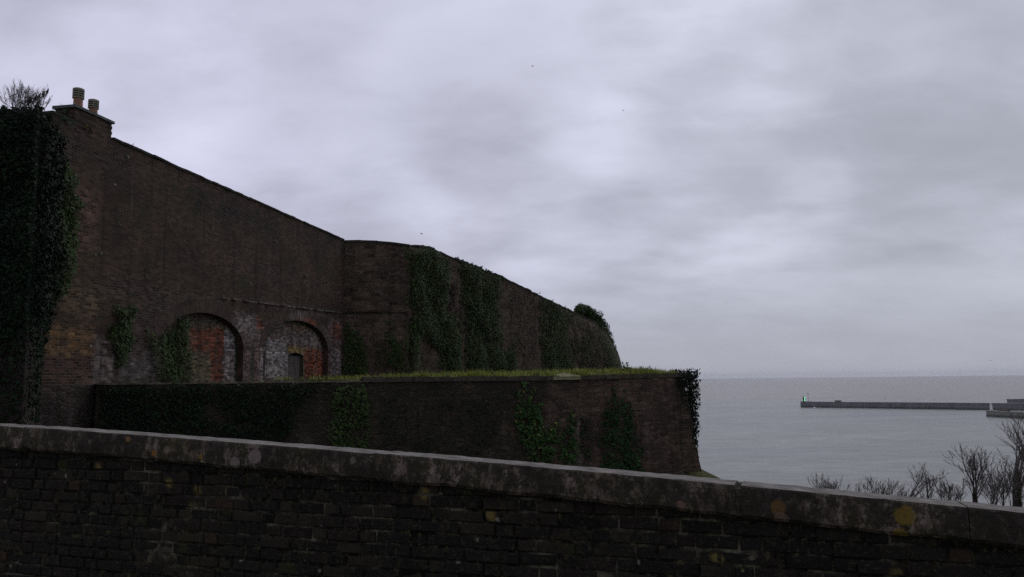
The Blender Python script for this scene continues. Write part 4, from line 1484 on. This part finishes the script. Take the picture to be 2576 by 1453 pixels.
sph = []
for (x, y, Y, r_) in ((1456, 783, 70, .45), (1464, 779, 71, .5), (1474, 782, 72, .6), (1486, 790, 73, .65), (1497, 800, 74, .65), (1507, 811, 75, .6), (1515, 824, 77, .65), (1523, 843, 79, .65), (1530, 865, 80, .6), (1538, 888, 81, .6), (1544, 910, 82, .55), (1500, 815, 74, .55), (1480, 795, 73, .5)):
    sph.append((at(x, y, Y), r_ * 1.3))
bush(sph, 15000, 0.12, M_IVYM, 'dense rounded bush on the far seaward end of the bastion, against the sky')

# leafy sprigs standing along the bastion top
def sprig(base, hgt, n, lf, mat_s, mat_l, name, label, cat, group, spread=0.35, leafsize=0.05):
    root = tag(empty(name, base), label, cat, group)
    b = MB()
    C, N_, T_, S_ = [], [], [], []
    for _ in range(n):
        hh_ = hgt * random.uniform(.5, 1.05)
        dv = Vector((random.gauss(0, spread), random.gauss(0, spread), 1)).normalized()
        p = Vector(base) + Vector((random.gauss(0, .06), random.gauss(0, .06), -0.03))
        pts = [p]
        for s in range(4):
            dv = (dv + Vector((random.gauss(0, .12), random.gauss(0, .12), 0.02))).normalized()
            pts.append(pts[-1] + dv * hh_ / 4)
        b.tube(pts, [0.007, 0.006, 0.005, 0.004, 0.0025], 4)
        for _ in range(lf):
            t = random.uniform(.1, 1) * 3.999
            q = pts[int(t)].lerp(pts[int(t) + 1], t - int(t))
            rv = Vector((random.gauss(0, 1), random.gauss(0, 1), random.gauss(0, .6)))
            C.append(q + rv * 0.03); N_.append((rv + Vector((0, -.3, .8))).normalized()); T_.append(rv + Vector((0, 0, .3))); S_.append(leafsize * random.uniform(.6, 1.3))
    b.build('stem', mat_s, root)
    if C: link('leaves', leaf_mesh('leaves', C, N_, T_, S_), mat_l, root)
    return root


def top_at(px):
    best = min(range(len(BTOP)), key=lambda i: abs(CX + F * BTOP[i].x / BTOP[i].y - px))
    return BTOP[best]


for k, px in enumerate((1150, 1163, 1176, 1189, 1200, 1213, 1226, 1237)):
    p = top_at(px)
    p = p + Vector(((px - (CX + F * p.x / p.y)) * p.y / F, 0, 0.02))
    sprig(p + Vector((-0.1, 0.15, -0.05)), 0.26, 6, 8, M_STEM, M_IVYD, 'ivy_sprig', 'leafy ivy sprig standing up along the top of the middle ivy curtain', 'ivy sprig', 'ivy sprigs along the bastion top', leafsize=0.10)
for (px, py) in ((1358, 742), (1390, 757), (1422, 775)):
    sprig(top_at(px) + Vector((-.1, .1, 0)), 0.3, 4, 6, M_STEM, M_IVYD, 'ivy_sprig', 'small tuft on the bastion top nearer its seaward end', 'ivy sprig', 'tufts on the far bastion top', leafsize=0.09)

# grass on the terrace edge: nobody could count it
C, Vv, Ff = [], [], []
def ter_point(px, Y):
    p2 = plan(px, Y)
    r_ = ter_bvh.ray_cast(Vector((p2.x, p2.y, EYE + 20)), Vector((0, 0, -1)))
    return r_[0]
verts, faces = [], []
cnt = 0
gi = 0
while cnt < 42000 and gi < 200000:
    gi += 1
    i = random.randint(0, NS - 2); j = 25 * random.random() ** 2.2
    a = TER[i][int(j)]; c = TER[i + 1][int(j)]; e = TER[i][min(25, int(j) + 1)]; g = TER[i + 1][min(25, int(j) + 1)]
    u_, v_ = random.random(), j - int(j)
    p = a.lerp(c, u_).lerp(e.lerp(g, u_), v_)
    px = CX + F * p.x / p.y
    if px < 640: continue
    if p.y > 62: continue
    den = min(1.0, max(0.2, (px - 740) / 300))
    nn = 0.5 + 0.5 * fbm((p.x, p.y, 0), 1.6)
    if random.random() > den * (0.25 + nn): continue
    hgt = random.uniform(.05, .20) * (0.45 + 1.6 * nn * nn) * (0.55 + 0.6 * den)
    ang = random.uniform(0, math.pi)
    wv_ = Vector((math.cos(ang), math.sin(ang), 0)) * (0.007 + 0.00012 * p.y * 1.5)
    lean = Vector((random.gauss(0, .45), random.gauss(0, .45), 0)) * hgt
    b0 = len(verts)
    p = p - Vector((0, 0, 0.02))
    if j < 2 and nn > 0.45 and p.y < 29: p = p + Vector((0.15, -0.3, 0)) * random.random() + Vector((0, 0, 0.09))
    verts += [p - wv_, p + wv_, p + wv_ * .6 + lean * .45 + Vector((0, 0, hgt * .6)), p - wv_ * .6 + lean * .45 + Vector((0, 0, hgt * .6)), p + lean + Vector((0, 0, hgt))]
    faces += [(b0, b0 + 1, b0 + 2, b0 + 3), (b0 + 3, b0 + 2, b0 + 4)]
    cnt += 1
me = bpy.data.meshes.new('grass'); me.from_pydata([tuple(v) for v in verts], [], faces); me.update()
tag(link('grass', me, M_GRASS), 'rough olive grass along the top of the ditch wall', 'grass', kind='stuff')

# weeds among the grass
weeds = [(965, 950, 27.0, .22, 'low leafy weed in the grass above the middle of the ditch wall'), (1045, 946, 27.2, .26, 'low leafy weed in the grass above the middle of the ditch wall'),
         (1130, 945, 27.4, .2, 'low leafy weed in the grass above the middle of the ditch wall'), (1240, 940, 27.6, .24, 'low leafy weed in the grass above the middle of the ditch wall'),
         (1345, 940, 28, .2, 'low leafy weed in the grass above the middle of the ditch wall')]
for (px, py, Y, hgt, lab) in weeds:
    p = ter_point(px, Y)
    if p: sprig(p, hgt, 9, 9, M_WEED, M_WEED, 'weed', lab, 'weed', 'low weeds along the ditch wall top', 0.6, 0.075)
tall = [(1572, 30.5, .46, 14), (1583, 30.2, .30, 9), (1606, 30.0, .26, 6), (1622, 30.0, .30, 6), (1640, 29.6, .34, 5), (1652, 29.6, .22, 5), (1676, 29.4, .28, 5), (1692, 29.2, .18, 5), (1708, 29.0, .26, 8)]
for k, (px, Y, hgt, n_s) in enumerate(tall):
    p = ter_point(px, Y)
    if p:
        sprig(p, hgt, n_s, 7 if k not in (4, 6) else 3, M_STEM, M_WEED, 'weed', 'bushiest tall weed, right beside the foot of the bastion' if k == 0 else 'tall straggly weed against the sky on the seaward end of the ditch wall', 'weed', None if k == 0 else 'tall weeds on the seaward wall top', 0.3, 0.06)
# tussocks spilling over the seaward corner
C, N_, T_, S_ = [], [], [], []


# ------------------------------------------------------------------ bare shrubs and trees
def grow(mb, p, d, L, r, lvl, spread, minr, up=0.12, kids=(1, 2), ends=None):
    n = 5
    pts, rr = [Vector(p)], [r]
    d = Vector(d).normalized()
    for i in range(n):
        d = (d + Vector((random.gauss(0, .10), random.gauss(0, .10), random.gauss(0, .06) + up * 0.3))).normalized()
        pts.append(pts[-1] + d * (L / n)); rr.append(max(minr, r * (1 - 0.55 * (i + 1) / n)))
    mb.tube(pts, rr, 5 if r > 0.03 else 4 if r > 0.012 else 3, cap=lvl == 0)
    if lvl <= 0:
        if ends is not None: ends.append((pts[-1], d))
        return
    for _ in range(random.randint(*kids) + 1):
        t = random.uniform(0.35, 1.0) * n
        i = min(n - 1, int(t)); q = pts[i].lerp(pts[i + 1], t - i)
        ax = Vector((random.gauss(0, 1), random.gauss(0, 1), random.gauss(0, 1))).normalized()
        nd = (d + ax * spread * random.uniform(.6, 1.3) + Vector((0, 0, up))).normalized()
        grow(mb, q, nd, L * random.uniform(.5, .78), max(minr, rr[i] * 0.62), lvl - 1, spread, minr, up, kids, ends)
    grow(mb, pts[-1], d, L * random.uniform(.5, .7), max(minr, rr[-1] * 0.9), lvl - 1, spread, minr, up, kids, ends)


def bare_tree(px, top_y, Y, stems, label, lvl=4, spread=.55, r=.06, lean=(0, 0), group=None, trunk_h=0.35, name='bare_tree', cat='tree', wide=1.35, minr=0.0052, up=0.15, seed=0):
    random.seed(900 + seed)
    px -= ((px - CX) / F * 0.116 + 0.0118) * (top_y + 45 - horizon(px))     # verticals lean in the picture
    p2 = plan(px, Y)
    g = ground_bvh.ray_cast(Vector((p2.x, p2.y, EYE + 10)), Vector((0, 0, -1)))
    base = g[0]
    topz = at(px, top_y, Y).z
    H = topz - base.z
    root = tag(empty(name, base), label, cat, group)
    tb, cb = MB(), MB()
    for k in range(stems):
        d = Vector((lean[0] + random.gauss(0, .16 if stems > 1 else .05), lean[1] + random.gauss(0, .12), 1)).normalized()
        th = H * trunk_h * random.uniform(.85, 1.1)
        b0 = base + Vector((random.gauss(0, .12), random.gauss(0, .12), -0.1)) * (stems > 1)
        pts, rr = [b0], [r]
        for i in range(5):
            d = (d + Vector((random.gauss(0, .06), random.gauss(0, .06), 0.02))).normalized()
            pts.append(pts[-1] + d * th / 5); rr.append(r * (1 - .07 * (i + 1)))
        tb.tube(pts, rr, 7)
        for m in range(4):
            ax = Vector((random.gauss(0, 1), random.gauss(0, 1), 0)).normalized()
            nd = (d + ax * spread * random.uniform(.35, 1.1)).normalized() if m else d
            q = pts[random.choice((3, 4, 5))] if m else pts[-1]
            grow(cb, q, nd, (H - th) * (.46 if m == 0 else random.uniform(.36, .48)), r * (.72 if m == 0 else .5), lvl - 1, spread, minr, up)
    # settle the crown so the tallest twig reaches the height wanted
    zmax = max(v[2] for v in cb.v)
    s = (topz - base.z) / (zmax - base.z)
    for mb, wd_ in ((tb, 1.0), (cb, wide)):
        z0_ = base.z + H * trunk_h * 0.8
        wd2 = lambda z: 1 + (wd_ - 1) * min(1, max(0, (z - z0_) / (0.35 * H)))
        mb.v = [(base.x + (x - base.x) * (0.7 + .3 * s) * wd2(z), base.y + (y - base.y) * (0.7 + .3 * s) * wd2(z), base.z + (z - base.z) * s) for x, y, z in mb.v]
    tb.build('trunk', M_BARK, root); cb.build('crown', M_TWIG, root)
    return root, base


bare_tree(2102, 1190, 38, 6, 'small bare shrub, leftmost behind the parapet', lvl=3, spread=.5, r=.03, trunk_h=.3, name='bare_shrub', cat='shrub', seed=1)
bare_tree(2150, 1216, 38, 2, 'tips of a low bare shrub just right of the leftmost one', lvl=2, spread=.3, r=.018, trunk_h=.4, name='bare_shrub', cat='shrub', seed=2)
bare_tree(2222, 1192, 39, 5, 'bushy bare shrub at the left foot of the paired round trees', lvl=3, spread=.75, r=.03, trunk_h=.3, name='bare_shrub', cat='shrub', seed=3)
bare_tree(2275, 1164, 40, 1, 'left of a pair of round-headed bare trees', lvl=4, spread=.85, r=.062, trunk_h=.42, seed=4)
bare_tree(2330, 1164, 40, 1, 'right of a pair of round-headed bare trees', lvl=4, spread=.85, r=.062, trunk_h=.42, seed=5)
bare_tree(2378, 1205, 38, 4, 'low bare shrub between the paired trees and the tall forked tree', lvl=3, spread=.6, r=.024, trunk_h=.35, name='bare_shrub', cat='shrub', seed=6)
bare_tree(2448, 1110, 36, 3, 'tall bare tree with upright forks left of the ivy-clad tree', lvl=4, spread=.55, r=.055, trunk_h=.4, up=.2, seed=7)
bare_tree(2488, 1165, 35, 3, 'slender bare sapling between the forked tree and the ivy-clad tree', lvl=3, spread=.5, r=.03, trunk_h=.4, seed=8)
rt, bs = bare_tree(2545, 1046, 34, 2, 'tallest bare tree at the right edge with an ivy-clad trunk', lvl=4, spread=.6, r=.085, trunk_h=.45, lean=(.05, 0), seed=9)
bare_tree(2592, 1030, 33, 2, 'dense bare tree half cut off by the right edge', lvl=4, spread=.65, r=.08, trunk_h=.4, lean=(-.06, 0), seed=10)
for k, (px, ty, Y_, ns) in enumerate(((2246, 1218, 37, 2), (2300, 1228, 37, 2), (2408, 1200, 36, 3), (2508, 1190, 33, 4), (2530, 1165, 33, 3), (2566, 1140, 32, 4))):
    bare_tree(px, ty, Y_, ns, 'low tangle of leafless twigs among the bare trees behind the parapet', lvl=3, spread=.6, r=.02, trunk_h=.3, name='bare_shrub', cat='shrub', group='leafless undergrowth behind the parapet', seed=30 + k)
random.seed(77)
# ivy on its trunk
C, N_, T_, S_ = [], [], [], []
for _ in range(1500):
    t = random.random()
    q = bs + Vector((0.09 * t * 2, 0, 0)) + Vector((0, 0, t * 1.9))
    a = random.uniform(0, 2 * math.pi); rr_ = random.uniform(.06, .24) * (1.15 - .8 * t) * (.7 + .6 * fbm((a, t * 4, 0), .9))
    dv = Vector((math.cos(a), math.sin(a), 0))
    C.append(q + dv * rr_); N_.append((dv + Vector((0, 0, .5)) + Vector((random.gauss(0, .4), random.gauss(0, .4), 0))).normalized()); T_.append(Vector((random.gauss(0, .4), random.gauss(0, .4), -1))); S_.append(random.uniform(.05, .09))
root = tag(empty('ivy', bs), 'ivy climbing the trunk of the tallest bare tree at the right edge', 'ivy')
link('leaves', leaf_mesh('leaves', C, N_, T_, S_), M_IVYO, root)

# bare shrub on the tower top with starlings perched on one leaning branch
random.seed(41)
sb = at(62, 276, 18.0)
root = tag(empty('bare_shrub', sb), 'leafless many-stemmed shrub on top of the ivy-covered tower', 'shrub')
b = MB()
for k in range(92):
    x = random.gauss(0, 1)
    ang = x * 0.42
    st_ = sb + Vector((x * 0.16, random.uniform(-.2, .2), -0.08))
    L = 0.58 * random.uniform(.45, 1.0) * (1.0 - 0.14 * abs(x))
    grow(b, st_, Vector((math.sin(ang) * 1.1, random.gauss(0, .25), 1)), L * .72, .0055, 2, .30, .0024, .12, (1, 2))
b.build('branches', M_TWIG, root)
b = MB()
perch_a = at(88, 334 - 52, 17.9); perch_b = at(118, 296 - 52, 17.9)
pa = at(84, 330 - 4, 17.9)
branch = [at(78, 285, 17.9), at(100, 321 / 1.0 - 2 - 0, 17.9), at(120, 308 - 0, 17.9)]
# branch as measured: rising to the right
branch = [at(92, 262, 17.9), at(104, 321 - 60, 17.9)]
B0, B1 = at(64, 266, 17.9), at(121, 236, 17.9)
b.tube([B0, B0.lerp(B1, .5) + Vector((0, 0, -.012)), B1], [.009, .007, .0045], 5)
for t, L in ((.75, .2), (.95, .26), (.55, .24)):
    q = B0.lerp(B1, t)
    b.tube([q, q + Vector((.03 * random.uniform(-1, 1), 0, L * .5)), q + Vector((.09 * random.uniform(-.6, 1), 0, L))], [.0045, .004, .0025], 4)
b.build('perching_branch', M_TWIG, root)


def perched(p, yaw, s=1.0):
    """small songbird sitting upright on a twig; one body mesh"""
    mb = MB()
    ax = Vector((0.35 * math.cos(yaw), 0.35 * math.sin(yaw), 0.93)).normalized()
    prof = [(.004, -.055), (.018, -.045), (.027, -.015), (.029, .015), (.024, .045), (.017, .062), (.019, .075), (.0185, .088), (.012, .100), (.003, .106)]
    mb.lathe([(r_ * s, h_ * s) for r_, h_ in prof], p + Vector((0, 0, .06 * s)), 10, ax)
    fw = Vector((math.cos(yaw), math.sin(yaw), 0))
    hd = p + Vector((0, 0, .06 * s)) + ax * (.085 * s)
    mb.tube([hd + fw * .012 * s, hd + fw * .045 * s], [.006 * s, .001], 5)
    tb_ = p + Vector((0, 0, .06 * s)) - ax * .045 * s
    mb.tube([tb_, tb_ - ax * .03 * s - fw * .012 * s, tb_ - ax * .075 * s - fw * .025 * s], [.014 * s, .011 * s, .009 * s], 6)
    for sd in (-1, 1):
        lat = Vector((-fw.y, fw.x, 0)) * sd
        q = p + Vector((0, 0, .06 * s)) + lat * .024 * s
        mb.tube([q + ax * .045 * s, q + ax * .0 - fw * .006 * s, q - ax * .06 * s - fw * .016 * s], [.009 * s, .013 * s, .003 * s], 6)
        mb.tube([p + Vector((0, 0, .02 * s)) + lat * .01 * s, p + lat * .01 * s], .0025 * s, 4)
    o = mb.build('perched_bird', M_BIRD, smooth=True)
    return o


labs = ['lowest of the dark birds perched on the slanting branch over the tower', 'second lowest dark bird on the slanting branch over the tower', 'middle one of the dark birds on the slanting branch over the tower',
        'second highest dark bird on the slanting branch over the tower', 'highest of the dark birds perched on the slanting branch over the tower']
for k, t in enumerate((.22, .42, .60, .80, .96)):
    o = perched(B0.lerp(B1, t) + Vector((0, 0, .004)), random.uniform(-.5, .9), 0.78)
    tag(o, labs[k], 'bird', 'birds perched over the tower')

# twig by the chimney pots, twig on the brick wall top
for (pp, n_, hgt, lab) in ((mainP(SU0 + us * .45, ST + .07, -.45), 7, .22, 'dead twiggy plant between the two chimney pots'), (mainP(on_main(334, 376)[0], main_top(on_main(334, 376)[0]) + .04, -.05), 4, .16, 'tiny dead stalk on top of the brick wall right of the chimney'),
                           (mainP(SU0 - .12, ST - .1, -.3), 3, .25, 'dead stalk left of the chimney slab')):
    root = tag(empty('dead_weed', pp), lab, 'weed')
    b = MB()
    for _ in range(n_):
        grow(b, pp + Vector((0, 0, -.02)), Vector((random.gauss(0, .5), random.gauss(0, .4), 1)), hgt * .6, .004, 1, .5, .0025, .1, (1, 2))
    b.build('stem', M_TWIG, root)

# trailing dead stems in front of the ditch wall foot
for (px, py, lab) in ((1330, 1165, 'thin dead stem rising beside the green ivy at the foot of the ditch wall'), (1455 * .79 + 40, 1150, 'short dead stem at the foot of the ditch wall left of the green ivy')):
    p = at(px, py + 40, 25.2)
    root = tag(empty('dead_weed', p), lab, 'weed')
    b = MB()
    for _ in range(3):
        grow(b, p, Vector((random.gauss(0, .4), random.gauss(0, .3), 1)), .6, .006, 1, .5, .003, .1, (1, 2))
    b.build('stem', M_STEM, root)


# flying birds: one body mesh each
def flyer(px, py, Y, span, yaw, dihL, dihR, label, roll=0.0):
    c = at(px, py, Y)
    mb = MB()
    fw = Vector((math.cos(yaw), math.sin(yaw), 0.05)).normalized()
    up_ = Vector((0, 0, 1)); lt = up_.cross(fw).normalized()
    mb.lathe([(.004, -.24), (.022, -.22), (.03, -.12), (.055, -.02), (.06, .06), (.045, .13), (.036, .165), (.03, .19), (.004, .235)], c, 10, fw)
    for v in range(len(mb.v)): mb.v[v] = tuple(c + (Vector(mb.v[v]) - c) * span)
    for sd, dih in ((1, dihL), (-1, dihR)):
        l1 = (lt * sd * math.cos(dih) + up_ * math.sin(dih)).normalized()
        l2 = (lt * sd * math.cos(dih - .5) + up_ * math.sin(dih - .5)).normalized()
        secs = [(c + fw * .04 * span, .15), (c + l1 * .2 * span + fw * .07 * span, .15), (c + l1 * .25 * span + l2 * .12 * span + fw * .05 * span, .10), (c + l1 * .25 * span + l2 * .27 * span - fw * .03 * span, .02)]
        Pw = []
        for p, ch in secs:
            ch *= span
            Pw.append([p + fw * ch * .5, p + up_ * .012 * span, p - fw * ch * .5, p - up_ * .008 * span, p + fw * ch * .5])
        mb.grid(Pw)
    return tag(mb.build('flying_bird', M_BIRD, smooth=True), label, 'bird', 'birds flying over the fort')


flyer(1340, 167, 80, .62, 2.9, -.05, .55, 'topmost dark bird flying high in the middle of the sky')
flyer(1568, 278, 95, .55, 2.6, .1, .15, 'faint bird flying level, lower right of the topmost bird')
flyer(1060, 588, 62, .42, 0.4, .6, -.55, 'dark bird banking just above the bastion corner')
flyer(2492, 908, 150, .6, 2.2, .3, .2, 'tiny bird low over the sea at far right')

# ------------------------------------------------------------------ harbour
M_PIER = plain('pier_stone', (0.12, 0.122, 0.126), (0.20, 0.20, 0.20), .25, .9, .05)
def tide(m):
    nt = NT.__new__(NT); nt.t = m.node_tree
    p = [n for n in nt.t.nodes if n.type == 'BSDF_PRINCIPLED'][0]
    src = p.inputs['Base Color'].links[0].from_socket
    o = nt.n('ShaderNodeTexCoord').outputs['Object']
    z = nt.math('ADD', nt.sep(o)[2], nt.math('MULTIPLY', nt.noise(o, 0.12, 4, 0.7), 1.2))
    course = nt.ss(nt.math('FRACT', nt.math('MULTIPLY', nt.sep(o)[2], 0.9)), 0.0, 0.14, 0.7, 1.0)
    c = nt.mix(1.0, src, nt.comb(course, course, course), 'MULTIPLY')
    c = nt.mix(nt.ss(z, 2.9, 1.8, 0.0, 0.8), c, (0.045, 0.050, 0.040))
    c = nt.mix(nt.ss(nt.noise(nt.vmath('MULTIPLY', o, (1, 1, 0.15)), 0.22, 5, 0.7), 0.5, 0.68, 0, 0.5), c, (0.09, 0.09, 0.09))
    nt.put(p.inputs['Base Color'], c)
tide(M_PIER)
M_QUAY = plain('quay_stone', (0.13, 0.145, 0.115), (0.22, 0.225, 0.18), .3, .9, .05)
tide(M_QUAY)
M_WHITE = plain('white_paint', (0.62, 0.62, 0.60), (0.80, 0.80, 0.78), 1.0, .6, .01)
M_RED = plain('dull_red_paint', (0.085, 0.045, 0.040), (0.12, 0.07, 0.06), 1.0, .8)
M_STEEL = plain('dark_steel', (0.020, 0.022, 0.024), (0.04, 0.042, 0.045), 1, .6)
gl, h = new_mat('green_lamp')
e_ = h.n('ShaderNodeEmission'); h.put(e_.inputs[0], (0.10, 1.0, 0.28)); h.put(e_.inputs[1], 2.6)
o_ = h.n('ShaderNodeOutputMaterial'); h.t.links.new(e_.outputs[0], o_.inputs[0])


def sea_at(px, py):
    d = ray(px, py); return Vector((0, 0, EYE)) + d * (-EYE / d.z)


def quay(name, label, p0, p1, top0, top1, width, mat, cat, extra=True):
    """long masonry mole from two waterline points"""
    root = tag(empty(name, p0), label, cat)
    a, c = Vector((p0.x, p0.y, 0)), Vector((p1.x, p1.y, 0))
    d = (c - a); L = d.length; d.normalize(); nr = Vector((d.y, -d.x, 0))
    if nr.y > 0: nr = -nr
    b = MB()
    m = max(4, int(L / 25))
    P = []
    for i in range(m + 1):
        t = i / m
        q = a + d * (L * t); z = top0 + (top1 - top0) * t
        P.append([q + nr * .6 - Vector((0, 0, 3)), q + nr * .35 + Vector((0, 0, .8)), q + Vector((0, 0, z)), q - nr * width * .7 + Vector((0, 0, z)), q - nr * width * .7 + Vector((0, 0, z + .01)), q - nr * width + Vector((0, 0, z)), q - nr * width - Vector((0, 0, 3))])
    b.grid(P)
    b.face(list(reversed(P[0]))); b.face(P[-1])
    b.build('masonry', mat, root)
    b = MB()
    for i in range(m):
        q = a + d * (L * i / m); z = top0 + (top1 - top0) * i / m
        b.box(q + nr * .15 + Vector((0, 0, z - .45)), d * (L / m - .4), -nr * .8, Vector((0, 0, .5)))
    b.build('coping', mat, root)
    return root, a, d, nr, L


ppts = (sea_at(2018, 1025.3), sea_at(2700, 1034.5))
pier, a, d, nr, L = quay('pier', 'long dark stone pier running out across the sea from the right', ppts[0], ppts[1], 6.0, 6.4, 12, M_PIER, 'pier')
head = a - d * 0 - nr * 5 + Vector((0, 0, 6.0))
b = MB()
b.box(a + nr * .5 - d * 1.5 + Vector((0, 0, -3)), d * 9, -nr * 13, Vector((0, 0, 9.2)))
b.build('pier_head', M_PIER, pier)
hz = head + Vector((0, 0, .2))
# green double signal light
gp = at(2022.5, 1009, (a - nr * 3).y); gp = Vector((gp.x, gp.y, 6.2))
root = tag(empty('harbour_light', gp), 'dark post with two green lamps at the tip of the pier', 'harbour light')
b = MB()
b.tube([gp, gp + Vector((0, 0, 5.4))], [.45, .4], 8)
b.box(gp + Vector((-.9, -.2, 0)), (1.4, 0, 0), (0, 1.2, 0), (0, 0, 5.6))
b.build('post', M_STEEL, root)
for z in (1.6, 4.2):
    b = MB()
    b.lathe([(.05, -.55), (.34, -.4), (.44, 0), (.34, .4), (.05, .55)], gp + Vector((.55, -.75, z)), 12)
    b.build('lamp', gl, root, smooth=True)
mp = at(2033.5, 1009, (a - nr * 4).y); mp = Vector((mp.x, mp.y, 6.2))
root = tag(empty('signal_mast', mp), 'thin tall mast with a small crosshead beside the green lights', 'mast')
b = MB()
b.tube([mp, mp + Vector((0, 0, 9.0))], [.16, .11], 6)
b.box(mp + Vector((-.9, -.2, 8.6)), (1.8, 0, 0), (0, .4, 0), (0, 0, .5))
b.build('pole', M_STEEL, root)
hp = a + d * 37 - nr * 5
hp = Vector((hp.x, hp.y, 6.05))
root = tag(empty('pier_hut', hp), 'low flat-roofed hut on the pier right of the lights', 'hut')
b = MB()
b.box(hp - d * 3, d * 6, -nr * 3, Vector((0, 0, 1.3)))
b.build('wall', M_PIER, root)
b = MB()
b.box(hp - d * 3.5 + nr * .5 + Vector((0, 0, 1.3)), d * 7, -nr * 4, Vector((0, 0, .35)))
b.build('roof', M_STEEL, root)
quay('inner_quay', 'lower dark quay just in front of the right end of the pier', sea_at(2405, 1031.3), sea_at(2700, 1033.5 + 1.5), 3.1, 3.3, 9, M_PIER, 'quay')
q3, a3, d3, n3, L3 = quay('stone_quay', 'nearer greenish stone quay carrying the little white lighthouse', sea_at(2482, 1048.5), sea_at(2700, 1060.5), 4.6, 4.6, 14, M_QUAY, 'quay')
lp0 = at(2494, 1034, (a3 - n3 * 6).y + 2); lp0 = Vector((lp0.x, lp0.y, 4.6))
b = MB()
b.box(a3 + d3 * 4 - n3 * 8 + Vector((0, 0, 4.6)), d3 * 9, -n3 * 3, Vector((0, 0, 1.3)))
tag(b.build('red_parapet', M_RED), 'low reddish parapet on the quay beside the lighthouse', 'parapet')
root = tag(empty('lighthouse', lp0), 'small white lighthouse standing on the near stone quay', 'lighthouse')
b = MB(); b.lathe([(1.35, 0), (1.25, .5), (1.1, 1.2), (.85, 4.6)], lp0, 14); b.build('tower', M_WHITE, root, True)
b = MB(); b.lathe([(.85, 4.6), (1.15, 4.65), (1.15, 4.85), (.7, 4.9)], lp0, 14); b.build('gallery', M_WHITE, root)
b = MB(); b.lathe([(.6, 4.9), (.6, 5.7), (.75, 5.75), (.4, 6.2), (.05, 6.5)], lp0, 12); b.build('lantern', M_WHITE, root)
bp = at(2555, 1026, 838); bp = Vector((bp.x, bp.y, 3.0))
root = tag(empty('pier_building', bp), 'grey block building on the pier at the right edge', 'building')
b = MB(); b.box(bp, (26, 6, 0), (-3, 9, 0), (0, 0, 4.3)); b.build('wall', plain('grey_render', (.14, .15, .16), (.2, .21, .22), .3), root)
b = MB(); b.box(bp + Vector((-.5, -.5, 4.3)), (27, 6.2, 0), (-3.1, 10, 0), (0, 0, .4)); b.build('roof', M_STEEL, root)
# breaking wave crests beyond the pier and off its tip
b = MB()
for (px, py, Lp, w_) in ((1815, 1013, 18, 1.6), (1838, 1013.5, 14, 1.4), (1782, 1018, 6, 1), (2170, 1006, 9, 1.2), (2262, 1010.5, 16, 1.5), (2330, 1011, 30, 1.3), (2364, 1011.5, 16, 1.2), (2708, 1000, 10, 2), (2228, 1006, 7, 1.2), (2545, 978, 6, 2.4), (1848, 1003, 4, 1.5), (2050, 1027, 8, .7)):
    c = sea_at(px, py)
    hw = Lp * .5 * c.y / F
    m = 14
    top, bot = [], []
    for i in range(m + 1):
        t = i / m * 2 - 1
        e = (1 - t * t) ** .5 * w_ * (1 + .6 * fbm((px + i * .9, py, 0), .8)) * 2.2
        top.append(c + Vector((t * hw, e * 1.4, .2 + 1.5 * (1 - t * t) * (.7 + .6 * fbm((px + i, 1, 0), .7))))); bot.append(c + Vector((t * hw, -e, .05)))
    b.grid([[q, p] for p, q in zip(top, bot)])
tag(b.build('foam', plain('sea_foam', (.36, .37, .38), (.62, .63, .64), .6, .9)), 'white breaking crests on the sea around the pier', 'foam', kind='stuff')

# ------------------------------------------------------------------ sea air
b = MB()
b.box((-15000, -3200, -39), (30000, 0, 0), (0, 18200, 0), (0, 0, 39 + EYE + 34))
hm = bpy.data.materials.new('sea_haze'); hm.use_nodes = True
h = NT(hm.node_tree)
pv = h.n('ShaderNodeVolumePrincipled')
h.put(pv.inputs['Color'], (0.86, 0.90, 0.97)); h.put(pv.inputs['Density'], 0.00006); h.put(pv.inputs['Anisotropy'], 0.2)
o_ = h.n('ShaderNodeOutputMaterial'); h.t.links.new(pv.outputs[0], o_.inputs['Volume'])
tag(b.build('haze', hm), 'thin grey sea haze', 'haze', kind='stuff')
